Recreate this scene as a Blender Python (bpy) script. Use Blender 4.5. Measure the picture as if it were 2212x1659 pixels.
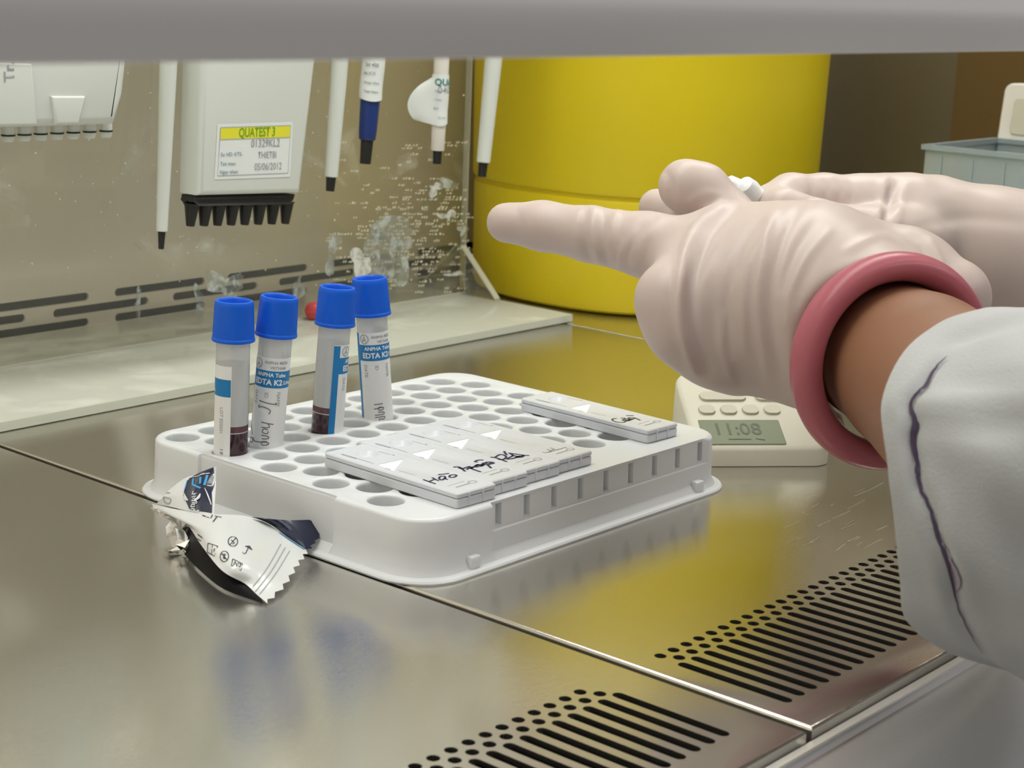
import bpy, bmesh, math, random
import numpy as np
from mathutils import Vector, Matrix
from mathutils.geometry import delaunay_2d_cdt
from mathutils.bvhtree import BVHTree

random.seed(7)
rng = np.random.default_rng(7)
for o in list(bpy.data.objects):
    bpy.data.objects.remove(o)
scene = bpy.context.scene
COL = scene.collection

# ------------------------------------------------------------------ camera
IMG_W, IMG_H, FPX = 2212.0, 1659.0, 3741.29
RACK_H = 0.022
CAM = np.array([0.0, 0.0, 0.1798 + RACK_H])
yaw, pitch, roll = math.radians(40.2467), math.radians(-13.2398), math.radians(2.3187)
fwd = np.array([math.cos(yaw) * math.cos(pitch), math.sin(yaw) * math.cos(pitch), math.sin(pitch)])
r0 = np.array([math.sin(yaw), -math.cos(yaw), 0.0])
u0 = np.cross(r0, fwd)
rgt = math.cos(roll) * r0 + math.sin(roll) * u0
upv = -math.sin(roll) * r0 + math.cos(roll) * u0
cam_data = bpy.data.cameras.new('camera')
cam = bpy.data.objects.new('camera', cam_data)
COL.objects.link(cam)
cam.matrix_world = Matrix(((rgt[0], upv[0], -fwd[0], CAM[0]), (rgt[1], upv[1], -fwd[1], CAM[1]),
                           (rgt[2], upv[2], -fwd[2], CAM[2]), (0, 0, 0, 1)))
cam_data.sensor_width = 36.0
cam_data.lens = FPX / IMG_W * 36.0
cam_data.clip_start = 0.01
cam_data.dof.use_dof = True
cam_data.dof.focus_distance = 0.66
cam_data.dof.aperture_fstop = 30.0
scene.camera = cam

# ------------------------------------------------------------------ world, lights, exposure
world = bpy.data.worlds.new('room_light')
scene.world = world
world.use_nodes = True
world.node_tree.nodes['Background'].inputs[0].default_value = (1.0, 0.97, 0.95, 1)
world.node_tree.nodes['Background'].inputs[1].default_value = 0.21


def area(name, loc, target, sx, sy, power, color):
    d = bpy.data.lights.new(name, 'AREA')
    d.shape = 'RECTANGLE'
    d.size, d.size_y, d.energy, d.color = sx, sy, power, color
    o = bpy.data.objects.new(name, d)
    COL.objects.link(o)
    o.location = loc
    o.rotation_euler = (Vector(target) - Vector(loc)).to_track_quat('-Z', 'Y').to_euler()
    return o


area('cabinet_tube_light', (0.60, 0.47, 0.585), (0.60, 0.47, 0.0), 1.05, 0.16, 3.2, (0.98, 1.0, 0.95))
area('room_and_fill_light', (1.5, -0.55, 1.9), (1.5, -0.55, 0.0), 3.0, 0.7, 28.0, (1.0, 0.97, 0.95))
area('room_and_fill_light', (1.9, -1.7, 1.9), (1.9, -1.7, 0.0), 3.0, 0.7, 30.0, (1.0, 0.97, 0.95))  # added fill lamp beside the room's own, lifts sash and front lip
vs = scene.view_settings
vs.view_transform = 'Standard'
vs.look = 'None'
vs.gamma = 1.0
vs.exposure = 0.0
vs.use_curve_mapping = False


# ------------------------------------------------------------------ helpers: rays
def ray(px, py):
    return rgt * ((px - IMG_W / 2) / FPX) - upv * ((py - IMG_H / 2) / FPX) + fwd


def P(px, py, d):
    return CAM + ray(px, py) * d


def G(px, py, z):
    v = ray(px, py)
    return CAM + v * ((z - CAM[2]) / v[2])


def onY(px, py, Y):
    v = ray(px, py)
    return CAM + v * (Y / v[1])


# ------------------------------------------------------------------ helpers: materials
MATS = {}


def mat(name, color=(0.8, 0.8, 0.8), rough=0.5, metal=0.0, spec=0.5, sss=0.0, sss_col=None, trans=0.0,
        noise=None, bump=None, rough_noise=None, coat=0.0, aniso=0.0, alpha=1.0, ior=1.45):
    """Principled material; noise=(scale, colour2, stretch), bump=(scale, strength, stretch)."""
    m = bpy.data.materials.new(name)
    m.use_nodes = True
    nt = m.node_tree
    b = nt.nodes['Principled BSDF']
    b.inputs['Base Color'].default_value = (*color, 1)
    b.inputs['Roughness'].default_value = rough
    b.inputs['Metallic'].default_value = metal
    b.inputs['Specular IOR Level'].default_value = spec
    b.inputs['Transmission Weight'].default_value = trans
    b.inputs['Coat Weight'].default_value = coat
    b.inputs['IOR'].default_value = ior
    b.inputs['Alpha'].default_value = alpha
    b.inputs['Anisotropic'].default_value = aniso
    if sss:
        b.inputs['Subsurface Weight'].default_value = sss
        b.inputs['Subsurface Radius'].default_value = sss_col or (0.006, 0.003, 0.002)
        b.inputs['Subsurface Scale'].default_value = 1.0
    tc = nt.nodes.new('ShaderNodeTexCoord')

    def tex(scale, stretch, detail=4.0):
        mp = nt.nodes.new('ShaderNodeMapping')
        mp.inputs['Scale'].default_value = stretch
        nt.links.new(tc.outputs['Object'], mp.inputs['Vector'])
        n = nt.nodes.new('ShaderNodeTexNoise')
        n.inputs['Scale'].default_value = scale
        n.inputs['Detail'].default_value = detail
        nt.links.new(mp.outputs['Vector'], n.inputs['Vector'])
        return n
    if noise:
        n = tex(noise[0], noise[2] if len(noise) > 2 else (1, 1, 1))
        mx = nt.nodes.new('ShaderNodeMix')
        mx.data_type = 'RGBA'
        mx.inputs[6].default_value = (*color, 1)
        mx.inputs[7].default_value = (*noise[1], 1)
        nt.links.new(n.outputs['Fac'], mx.inputs[0])
        nt.links.new(mx.outputs[2], b.inputs['Base Color'])
    if rough_noise:
        n = tex(rough_noise[0], rough_noise[2])
        mr = nt.nodes.new('ShaderNodeMapRange')
        mr.inputs[1].default_value, mr.inputs[2].default_value = 0.3, 0.7
        mr.inputs[3].default_value = rough
        mr.inputs[4].default_value = rough_noise[1]
        nt.links.new(n.outputs['Fac'], mr.inputs[0])
        nt.links.new(mr.outputs[0], b.inputs['Roughness'])
    if bump:
        n = tex(bump[0], bump[2] if len(bump) > 2 else (1, 1, 1))
        bp = nt.nodes.new('ShaderNodeBump')
        bp.inputs['Strength'].default_value = bump[1]
        bp.inputs['Distance'].default_value = 0.001
        nt.links.new(n.outputs['Fac'], bp.inputs['Height'])
        nt.links.new(bp.outputs['Normal'], b.inputs['Normal'])
    MATS[name] = m
    return m


def clear_mat(name, color, haze, gloss=0.08, rough=0.05, dirt=None, tint=(0.86, 0.87, 0.78)):
    """Clear sheet plastic: transparent, a milky share, a glossy coat; dirt=(scale, lo, hi, color) adds residue film."""
    m = bpy.data.materials.new(name)
    m.use_nodes = True
    nt = m.node_tree
    nt.nodes.clear()
    out = nt.nodes.new('ShaderNodeOutputMaterial')
    tr = nt.nodes.new('ShaderNodeBsdfTransparent')
    tr.inputs[0].default_value = (*color, 1)
    df = nt.nodes.new('ShaderNodeBsdfDiffuse')
    df.inputs[0].default_value = (*tint, 1)
    gl = nt.nodes.new('ShaderNodeBsdfGlossy')
    gl.inputs['Roughness'].default_value = rough
    m1 = nt.nodes.new('ShaderNodeMixShader')
    m1.inputs[0].default_value = haze
    nt.links.new(tr.outputs[0], m1.inputs[1])
    nt.links.new(df.outputs[0], m1.inputs[2])
    if dirt:
        tc = nt.nodes.new('ShaderNodeTexCoord')
        n = nt.nodes.new('ShaderNodeTexNoise')
        n.inputs['Scale'].default_value = dirt[0]
        n.inputs['Detail'].default_value = 8
        n.inputs['Distortion'].default_value = 0.6
        nt.links.new(tc.outputs['Object'], n.inputs['Vector'])
        mr = nt.nodes.new('ShaderNodeMapRange')
        mr.inputs[1].default_value, mr.inputs[2].default_value = dirt[1], dirt[2]
        mr.inputs[3].default_value, mr.inputs[4].default_value = haze, min(1.0, haze + dirt[3])
        nt.links.new(n.outputs['Fac'], mr.inputs[0])
        nt.links.new(mr.outputs[0], m1.inputs[0])
    m2 = nt.nodes.new('ShaderNodeMixShader')
    lw = nt.nodes.new('ShaderNodeFresnel')
    lw.inputs[0].default_value = 1.45
    mm = nt.nodes.new('ShaderNodeMath')
    mm.operation = 'MULTIPLY_ADD'
    mm.inputs[1].default_value = 0.4
    mm.inputs[2].default_value = gloss * 0.3
    nt.links.new(lw.outputs[0], mm.inputs[0])
    nt.links.new(mm.outputs[0], m2.inputs[0])
    nt.links.new(m1.outputs[0], m2.inputs[1])
    nt.links.new(gl.outputs[0], m2.inputs[2])
    nt.links.new(m2.outputs[0], out.inputs[0])
    MATS[name] = m
    return m


def steel_mat(name, color, r1, r2, share, stretch, bump=0.05, metal2=1.0):
    """Brushed stainless steel: a sharp and a wide metallic lobe, fine grain across the brushing."""
    m = bpy.data.materials.new(name)
    m.use_nodes = True
    nt = m.node_tree
    b1 = nt.nodes['Principled BSDF']
    out = nt.nodes['Material Output']
    b2 = nt.nodes.new('ShaderNodeBsdfPrincipled')
    tc = nt.nodes.new('ShaderNodeTexCoord')
    mp = nt.nodes.new('ShaderNodeMapping')
    mp.inputs['Scale'].default_value = stretch
    nt.links.new(tc.outputs['Object'], mp.inputs['Vector'])
    n1 = nt.nodes.new('ShaderNodeTexNoise')
    n1.inputs['Scale'].default_value = 240.0
    n1.inputs['Detail'].default_value = 3.0
    nt.links.new(mp.outputs['Vector'], n1.inputs['Vector'])
    bp = nt.nodes.new('ShaderNodeBump')
    bp.inputs['Strength'].default_value = bump
    bp.inputs['Distance'].default_value = 0.001
    nt.links.new(n1.outputs['Fac'], bp.inputs['Height'])
    n2 = nt.nodes.new('ShaderNodeTexNoise')
    n2.inputs['Scale'].default_value = 11.0
    n2.inputs['Detail'].default_value = 5.0
    nt.links.new(tc.outputs['Object'], n2.inputs['Vector'])
    mr = nt.nodes.new('ShaderNodeMapRange')
    mr.inputs[1].default_value, mr.inputs[2].default_value = 0.3, 0.7
    mr.inputs[3].default_value, mr.inputs[4].default_value = r1 * 0.8, r1 * 1.35
    nt.links.new(n2.outputs['Fac'], mr.inputs[0])
    nt.links.new(mr.outputs[0], b1.inputs['Roughness'])
    b2.inputs['Roughness'].default_value = r2
    for b in (b1, b2):
        b.inputs['Base Color'].default_value = (*color, 1)
        b.inputs['Metallic'].default_value = 1.0
        nt.links.new(bp.outputs['Normal'], b.inputs['Normal'])
    b2.inputs['Metallic'].default_value = metal2
    mx = nt.nodes.new('ShaderNodeMixShader')
    mx.inputs[0].default_value = share
    nt.links.new(b1.outputs[0], mx.inputs[1])
    nt.links.new(b2.outputs[0], mx.inputs[2])
    nt.links.new(mx.outputs[0], out.inputs[0])
    MATS[name] = m
    return m


def emit_mat(name, color, strength):
    m = bpy.data.materials.new(name)
    m.use_nodes = True
    nt = m.node_tree
    nt.nodes.clear()
    out = nt.nodes.new('ShaderNodeOutputMaterial')
    e = nt.nodes.new('ShaderNodeEmission')
    e.inputs[0].default_value = (*color, 1)
    e.inputs[1].default_value = strength
    nt.links.new(e.outputs[0], out.inputs[0])
    MATS[name] = m
    return m


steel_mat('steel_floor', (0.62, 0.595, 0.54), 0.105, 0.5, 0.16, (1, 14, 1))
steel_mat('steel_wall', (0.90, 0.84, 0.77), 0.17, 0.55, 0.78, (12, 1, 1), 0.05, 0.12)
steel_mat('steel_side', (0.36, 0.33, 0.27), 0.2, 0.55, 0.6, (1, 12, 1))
steel_mat('steel_lip', (0.86, 0.85, 0.84), 0.17, 0.45, 0.5, (1, 10, 1), 0.08, 0.35)
mat('scratch_metal', (0.8, 0.76, 0.70), 0.5, 0.5)
mat('brown_reflection', (0.16, 0.10, 0.035), 0.45)
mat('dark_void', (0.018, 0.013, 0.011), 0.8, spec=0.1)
mat('painted_metal', (0.80, 0.78, 0.77), 0.35)
mat('ceiling_paint', (0.75, 0.75, 0.72), 0.5)
mat('rack_plastic', (0.73, 0.745, 0.76), 0.32, sss=0.15, sss_col=(0.004, 0.004, 0.004))
mat('cassette_plastic', (0.68, 0.70, 0.74), 0.3)
mat('lit_slope_white', (0.95, 0.95, 0.95), 0.6)
mat('pale_print', (0.30, 0.31, 0.37), 0.6)
mat('pen_ink', (0.018, 0.018, 0.07), 0.55)
mat('pencil_ink', (0.16, 0.16, 0.18), 0.6)
mat('grey_ink', (0.34, 0.36, 0.37), 0.6)
mat('black_ink', (0.04, 0.04, 0.045), 0.6)
mat('cap_blue', (0.005, 0.115, 0.68), 0.38, spec=0.4)
mat('blood', (0.035, 0.006, 0.012), 0.12, coat=0.3)
clear_mat('blood_film', (0.6, 0.4, 0.42), 0.45, 0.1, 0.2, tint=(0.16, 0.06, 0.08))
mat('label_white', (0.84, 0.84, 0.84), 0.5)
mat('label_blue', (0.008, 0.20, 0.50), 0.45)
clear_mat('tube_plastic', (0.93, 0.94, 0.94), 0.6, 0.2, 0.12, tint=(0.84, 0.85, 0.85))
clear_mat('acrylic_plate', (0.965, 0.965, 0.93), 0.035, 0.1, 0.02, dirt=(26.0, 0.62, 0.78, 0.5))
clear_mat('acrylic_base', (0.95, 0.95, 0.90), 0.56, 0.2, 0.06, dirt=(22.0, 0.5, 0.75, 0.25))
clear_mat('acrylic_edge', (0.92, 0.92, 0.82), 0.55, 0.2, 0.2)
clear_mat('sash_glass', (0.96, 0.98, 0.97), 0.01, 0.1, 0.01)
clear_mat('residue_film', (0.95, 0.97, 0.97), 0.06, 0.0, 0.5, dirt=(140.0, 0.46, 0.68, 0.75), tint=(0.74, 0.78, 0.76))
clear_mat('tip_box_plastic', (0.62, 0.72, 0.74), 0.5, 0.3, 0.15, tint=(0.58, 0.66, 0.67))
clear_mat('residue_white', (0.95, 0.97, 0.97), 0.30, 0.0, 0.5, dirt=(160.0, 0.38, 0.60, 0.7), tint=(0.82, 0.83, 0.80))
mat('speckle', (0.90, 0.88, 0.70), 0.6)
mat('pipette_white', (0.68, 0.71, 0.66), 0.38)
mat('pipette_cream', (0.78, 0.74, 0.68), 0.4)
mat('pipette_black', (0.015, 0.015, 0.014), 0.4)
mat('pipette_blue', (0.012, 0.035, 0.18), 0.42)
mat('sticker_paper', (0.78, 0.81, 0.79), 0.55)
mat('sticker_yellow', (0.78, 0.74, 0.04), 0.55)
mat('sticker_green', (0.16, 0.38, 0.02), 0.55)
mat('teal_ink', (0.03, 0.24, 0.22), 0.55)
mat('bluegrey_ink', (0.25, 0.38, 0.46), 0.55)
mat('bin_yellow', (0.74, 0.575, 0.006), 0.42, noise=(3.0, (0.68, 0.54, 0.01)))
mat('timer_cream', (0.62, 0.59, 0.48), 0.45)
mat('timer_key', (0.54, 0.51, 0.40), 0.5)
mat('lcd_green', (0.17, 0.195, 0.11), 0.5)
mat('lcd_digit', (0.085, 0.10, 0.05), 0.5)
mat('latex', (0.565, 0.465, 0.425), 0.42, sss=0.25, sss_col=(0.008, 0.004, 0.003), bump=(90.0, 0.12))
mat('skin', (0.26, 0.122, 0.066), 0.5, sss=0.3, sss_col=(0.010, 0.004, 0.002))
mat('coat_cloth', (0.42, 0.425, 0.42), 0.8, bump=(900.0, 0.15))
mat('purple_thread', (0.07, 0.045, 0.085), 0.8)
mat('purple_stain', (0.33, 0.28, 0.34), 0.85)
mat('bangle_pink', (0.55, 0.165, 0.205), 0.28, trans=0.25, sss=0.3, sss_col=(0.01, 0.004, 0.004), ior=1.3)
mat('pouch_white', (0.68, 0.69, 0.68), 0.3, coat=0.3)
mat('pouch_navy', (0.006, 0.011, 0.04), 0.25, coat=0.4)
mat('pouch_lightblue', (0.05, 0.30, 0.62), 0.35)
mat('pouch_inside_shade', (0.006, 0.006, 0.007), 0.5, spec=0.15)
mat('pouch_foil', (0.80, 0.79, 0.76), 0.34, 0.8)
mat('red_cap', (0.62, 0.07, 0.08), 0.35)
mat('white_gloss', (0.88, 0.89, 0.90), 0.25)
emit_mat('lamp_glow', (0.98, 1.0, 0.95), 6.0)


# ------------------------------------------------------------------ helpers: objects and meshes
def empty(name, loc=(0, 0, 0), label=None, cat=None, group=None, kind=None):
    o = bpy.data.objects.new(name, None)
    COL.objects.link(o)
    o.location = loc
    tag(o, label, cat, group, kind)
    bpy.context.view_layer.update()
    return o


def tag(o, label=None, cat=None, group=None, kind=None):
    if label:
        o['label'] = label
    if cat:
        o['category'] = cat
    if group:
        o['group'] = group
    if kind:
        o['kind'] = kind
    return o


def link(name, me, parent=None, label=None):
    o = bpy.data.objects.new(name, me)
    COL.objects.link(o)
    if parent is not None:
        o.parent = parent
    if label:
        o['label'] = label
    return o


def finish(bm, name, material, parent=None, angle=35, label=None, weld=1e-6, recalc=True):
    if weld:
        bmesh.ops.remove_doubles(bm, verts=bm.verts, dist=weld)
    if recalc:
        bmesh.ops.recalc_face_normals(bm, faces=bm.faces)
    lim = math.radians(angle)
    for f in bm.faces:
        f.smooth = True
    for e in bm.edges:
        e.smooth = len(e.link_faces) == 2 and e.calc_face_angle(0) < lim
    me = bpy.data.meshes.new(name)
    bm.to_mesh(me)
    bm.free()
    ms = material if isinstance(material, (list, tuple)) else [material]
    for m in ms:
        me.materials.append(MATS[m])
    return link(name, me, parent, label)


def pydata(name, vs_, fs, material, parent=None, angle=35, label=None, weld=1e-6, recalc=True):
    bm = bmesh.new()
    bv = [bm.verts.new(tuple(v)) for v in vs_]
    for f in fs:
        try:
            bm.faces.new([bv[i] for i in f])
        except ValueError:
            pass
    return finish(bm, name, material, parent, angle, label, weld, recalc)


def box_bm(bm, lo, hi, bevel=0.0, seg=2):
    v = [bm.verts.new((x, y, z)) for x in (lo[0], hi[0]) for y in (lo[1], hi[1]) for z in (lo[2], hi[2])]
    fs = [(0, 1, 3, 2), (4, 6, 7, 5), (0, 4, 5, 1), (2, 3, 7, 6), (0, 2, 6, 4), (1, 5, 7, 3)]
    faces = [bm.faces.new([v[i] for i in f]) for f in fs]
    if bevel:
        es = list({e for f in faces for e in f.edges})
        bmesh.ops.bevel(bm, geom=es, offset=bevel, segments=seg, affect='EDGES', profile=0.5)
    return faces


def box(name, lo, hi, material, parent=None, bevel=0.0, seg=2, label=None):
    bm = bmesh.new()
    box_bm(bm, lo, hi, bevel, seg)
    return finish(bm, name, material, parent, 40, label)


def lathe(name, prof, material, parent=None, seg=40, cap=True, label=None, angle=35, rib=None):
    """prof: list of (r, z) bottom to top; rib=(count, depth, i0, i1) ribs rows i0..i1."""
    vs_, fs = [], []
    for i, (r, z) in enumerate(prof):
        for k in range(seg):
            a = 2 * math.pi * k / seg
            rr = r
            if rib and rib[2] <= i <= rib[3]:
                rr = r - (rib[1] if k % 2 else 0)
            vs_.append((rr * math.cos(a), rr * math.sin(a), z))
    for i in range(len(prof) - 1):
        for k in range(seg):
            k2 = (k + 1) % seg
            fs.append((i * seg + k, i * seg + k2, (i + 1) * seg + k2, (i + 1) * seg + k))
    if cap:
        fs.append(tuple(range(seg))[::-1])
        fs.append(tuple(range((len(prof) - 1) * seg, len(prof) * seg)))
    return pydata(name, vs_, fs, material, parent, angle, label)


def loft(name, rings, material, parent=None, closed=True, caps=(False, False), angle=40, label=None):
    n = len(rings[0])
    vs_ = [tuple(p) for r in rings for p in r]
    fs = []
    for i in range(len(rings) - 1):
        for k in range(n if closed else n - 1):
            k2 = (k + 1) % n
            fs.append((i * n + k, i * n + k2, (i + 1) * n + k2, (i + 1) * n + k))
    if caps[0]:
        fs.append(tuple(range(n))[::-1])
    if caps[1]:
        fs.append(tuple(range((len(rings) - 1) * n, len(rings) * n)))
    return pydata(name, vs_, fs, material, parent, angle, label)


def circle2(cx, cy, r, n=20):
    return [(cx + r * math.cos(2 * math.pi * k / n), cy + r * math.sin(2 * math.pi * k / n)) for k in range(n)]


def stadium(cx0, cy0, cx1, cy1, r, n=6):
    a = math.atan2(cy1 - cy0, cx1 - cx0)
    pts = []
    for k in range(n + 1):
        t = a - math.pi / 2 + math.pi * k / n
        pts.append((cx1 + r * math.cos(t), cy1 + r * math.sin(t)))
    for k in range(n + 1):
        t = a + math.pi / 2 + math.pi * k / n
        pts.append((cx0 + r * math.cos(t), cy0 + r * math.sin(t)))
    return pts


def round_rect(x0, y0, x1, y1, r, n=6):
    pts = []
    for cx, cy, a0 in ((x1 - r, y0 + r, -90), (x1 - r, y1 - r, 0), (x0 + r, y1 - r, 90), (x0 + r, y0 + r, 180)):
        for k in range(n + 1):
            a = math.radians(a0 + 90 * k / n)
            pts.append((cx + r * math.cos(a), cy + r * math.sin(a)))
    return pts


def offset_loop(loop, d):
    """Offset a CCW 2-D loop outwards by d."""
    n = len(loop)
    out = []
    for i in range(n):
        p, q, r = Vector(loop[i - 1]), Vector(loop[i]), Vector(loop[(i + 1) % n])
        e1, e2 = (q - p), (r - q)
        if e1.length < 1e-9:
            e1 = e2
        if e2.length < 1e-9:
            e2 = e1
        n1, n2 = Vector((e1.y, -e1.x)).normalized(), Vector((e2.y, -e2.x)).normalized()
        m = (n1 + n2)
        m = m.normalized() if m.length > 1e-6 else n1
        k = max(0.4, m.dot(n1))
        out.append((q.x + m.x * d / k, q.y + m.y * d / k))
    return out


def holed_face(bm, outline, holes, fn, n_layer=None):
    """Flat CDT face with holes; fn maps (u, v) to 3-D."""
    verts = [Vector(p) for p in outline]
    faces = [list(range(len(outline)))]
    for h in holes:
        s = len(verts)
        verts += [Vector(p) for p in h]
        faces.append(list(range(s, len(verts))))
    ov, oe, of, _, _, fo = delaunay_2d_cdt(verts, [], faces, 1, 1e-7)
    bv = [bm.verts.new(fn(v.x, v.y)) for v in ov]
    for f, orig in zip(of, fo):
        if 0 in orig and not any(i > 0 for i in orig):
            bm.faces.new([bv[i] for i in f])


def strip(bm, loops):
    """Quad strips between consecutive closed 3-D loops of equal length."""
    rows = [[bm.verts.new(tuple(p)) for p in lp] for lp in loops]
    n = len(rows[0])
    for a, b in zip(rows, rows[1:]):
        for k in range(n):
            k2 = (k + 1) % n
            try:
                bm.faces.new((a[k], a[k2], b[k2], b[k]))
            except ValueError:
                pass


def text_mesh(s, size=1.0, bold=0.0, align='CENTER'):
    cu = bpy.data.curves.new('txt', 'FONT')
    cu.body = s
    cu.size = size
    cu.align_x = align
    cu.align_y = 'CENTER'
    cu.offset = bold * size
    cu.resolution_u = 3
    ob = bpy.data.objects.new('txt', cu)
    COL.objects.link(ob)
    bpy.context.view_layer.update()
    dg = bpy.context.evaluated_depsgraph_get()
    me = bpy.data.meshes.new_from_object(ob.evaluated_get(dg))
    vs_ = [tuple(v.co) for v in me.vertices]
    fs = [tuple(p.vertices) for p in me.polygons]
    bpy.data.objects.remove(ob)
    bpy.data.curves.remove(cu)
    bpy.data.meshes.remove(me)
    return vs_, fs


def subdivide_text(vs_, fs, maxlen):
    bm = bmesh.new()
    bv = [bm.verts.new(v) for v in vs_]
    for f in fs:
        try:
            bm.faces.new([bv[i] for i in f])
        except ValueError:
            pass
    bmesh.ops.triangulate(bm, faces=bm.faces)
    for _ in range(3):
        es = [e for e in bm.edges if e.calc_length() > maxlen]
        if not es:
            break
        bmesh.ops.subdivide_edges(bm, edges=es, cuts=1)
        bmesh.ops.triangulate(bm, faces=bm.faces)
    bm.verts.index_update()
    out = [tuple(v.co) for v in bm.verts], [tuple(v.index for v in f.verts) for f in bm.faces]
    bm.free()
    return out


def print_text(name, s, size, fn, material, parent, bold=0.0, align='CENTER', rot=0.0, sx=1.0, at=(0, 0), maxlen=None):
    """Flat lettering laid on a surface: fn maps (u, v) to 3-D."""
    vs_, fs = text_mesh(s, size, bold, align)
    if maxlen:
        vs_, fs = subdivide_text(vs_, fs, maxlen)
    c, sn = math.cos(rot), math.sin(rot)
    pts = [fn(at[0] + c * x * sx - sn * y, at[1] + sn * x * sx + c * y) for x, y, _ in vs_]
    return pydata(name, pts, fs, material, parent, 35, None, 0, False)


def ribbon(name, lines, material, parent, label=None):
    """lines: list of (points3d, normals, width or list of widths): flat strokes lying on a surface."""
    vs_, fs = [], []
    for pts, nrm, w in lines:
        n = len(pts)
        base = len(vs_)
        for i in range(n):
            a, b = pts[max(0, i - 1)], pts[min(n - 1, i + 1)]
            t = Vector(b) - Vector(a)
            if t.length < 1e-9:
                t = Vector((1e-6, 0, 0))
            nn = Vector(nrm[i] if isinstance(nrm, list) else nrm)
            s = t.normalized().cross(nn).normalized()
            ww = w[i] if isinstance(w, (list, tuple)) else w
            vs_.append(Vector(pts[i]) + s * ww / 2)
            vs_.append(Vector(pts[i]) - s * ww / 2)
        for i in range(n - 1):
            fs.append((base + 2 * i, base + 2 * i + 2, base + 2 * i + 3, base + 2 * i + 1))
    return pydata(name, vs_, fs, material, parent, 35, label, 0, False)


def dense(pts, k=6):
    """Catmull-Rom resample of a 2-D/3-D polyline."""
    pts = [np.array(p, float) for p in pts]
    if len(pts) < 3:
        return [pts[0] + (pts[-1] - pts[0]) * i / k for i in range(k + 1)]
    out = []
    for i in range(len(pts) - 1):
        p0, p1, p2, p3 = pts[max(0, i - 1)], pts[i], pts[i + 1], pts[min(len(pts) - 1, i + 2)]
        for j in range(k):
            t = j / k
            out.append(0.5 * ((2 * p1) + (p2 - p0) * t + (2 * p0 - 5 * p1 + 4 * p2 - p3) * t * t
                              + (3 * p1 - p0 - 3 * p2 + p3) * t ** 3))
    out.append(pts[-1])
    return out


def bvh_of(objs):
    vs_, fs = [], []
    for o in objs:
        b = len(vs_)
        mw = o.matrix_world
        vs_ += [mw @ v.co for v in o.data.vertices]
        fs += [tuple(b + i for i in p.vertices) for p in o.data.polygons]
    return BVHTree.FromPolygons(vs_, fs)


def drape(bvh, px, py, lift):
    """Point of a surface seen at this place of the photograph, lifted off it."""
    v = ray(px, py)
    d = Vector(v).normalized()
    hit, n, _, _ = bvh.ray_cast(Vector(CAM), d)
    if hit is None:
        return None, None
    if n.dot(d) > 0:
        n = -n
    return hit + n * lift, n


def draped_strokes(name, bvh, strokes, material, parent, lift=0.00015, label=None, smooth=True):
    """strokes: list of (pixel polyline, width in metres or list)."""
    lines = []
    for pl, w in strokes:
        pp = dense(pl, 5) if smooth else [np.array(p, float) for p in pl]
        if isinstance(w, (list, tuple)):
            ws = list(np.interp(np.linspace(0, 1, len(pp)), np.linspace(0, 1, len(w)), w))
        else:
            ws = None
        pts, ns, w2 = [], [], []
        for i, q in enumerate(pp):
            h, n = drape(bvh, q[0], q[1], lift)
            if h is None:
                continue
            pts.append(h)
            ns.append(n)
            w2.append(ws[i] if ws else w)
        if len(pts) > 1:
            lines.append((pts, ns, w2))
    if lines:
        return ribbon(name, lines, material, parent, label)


# ------------------------------------------------------------------ the cabinet: floor panels with slotted grille
FRONT, BACK, Z0 = 0.2245, 0.80, 0.0
floor = empty('floor', (0.6, 0.5, 0), 'brushed steel work surface of three panels with slotted front grille', None, None, 'structure')


def floor_panel(x0, x1, hx0):
    bm = bmesh.new()
    bev = 0.0011
    y0, y1 = FRONT, BACK - 0.001
    holes = []
    p = 0.00692
    n = int((x1 - 0.0125 - hx0) / p)
    for k in range(n + 1):
        x = hx0 + p * k
        holes.append(('s', stadium(x, 0.2403, x, 0.2767, 0.00185)))
        if k < n:
            holes.append(('c', circle2(x + 0.0006, 0.2859, 0.00195, 14)))
        if k < n:
            holes.append(('c', circle2(x + p / 2 + 0.0003, 0.2811, 0.00195, 14)))
    rect = [(x0 + bev, y0 + bev), (x1 - bev, y0 + bev), (x1 - bev, y1), (x0 + bev, y1)]
    # only the front strip carries holes: split there to keep triangles regular
    ys = 0.2895
    front = [(x0 + bev, y0 + bev), (x1 - bev, y0 + bev), (x1 - bev, ys), (x0 + bev, ys)]
    backr = [(x0 + bev, ys), (x1 - bev, ys), (x1 - bev, y1), (x0 + bev, y1)]
    holed_face(bm, front, [h for _, h in holes], lambda u, v: (u, v, 0))
    holed_face(bm, backr, [], lambda u, v: (u, v, 0))
    for _, h in holes:
        strip(bm, [[(u, v, 0) for u, v in h], [(u, v, -0.0016) for u, v in h]])
    loops = []
    for k in range(5):
        a = math.pi / 2 * k / 4
        loops.append([(u, v, -bev * (1 - math.cos(a))) for u, v in offset_loop(rect, -0.0 + bev * math.sin(a))])
    loops.append([(u, v, -0.012) for u, v in offset_loop(rect, bev)])
    strip(bm, loops)
    o = finish(bm, 'panel', 'steel_floor', floor, 30)
    o.matrix_parent_inverse = floor.matrix_world.inverted()
    return o


floor_panel(0.0, 0.3985, 0.0136)
floor_panel(0.4015, 0.7985, 0.4131)
floor_panel(0.8015, 1.20, 0.8131)
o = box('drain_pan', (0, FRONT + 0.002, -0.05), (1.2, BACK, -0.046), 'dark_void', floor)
o.matrix_parent_inverse = floor.matrix_world.inverted()

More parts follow.
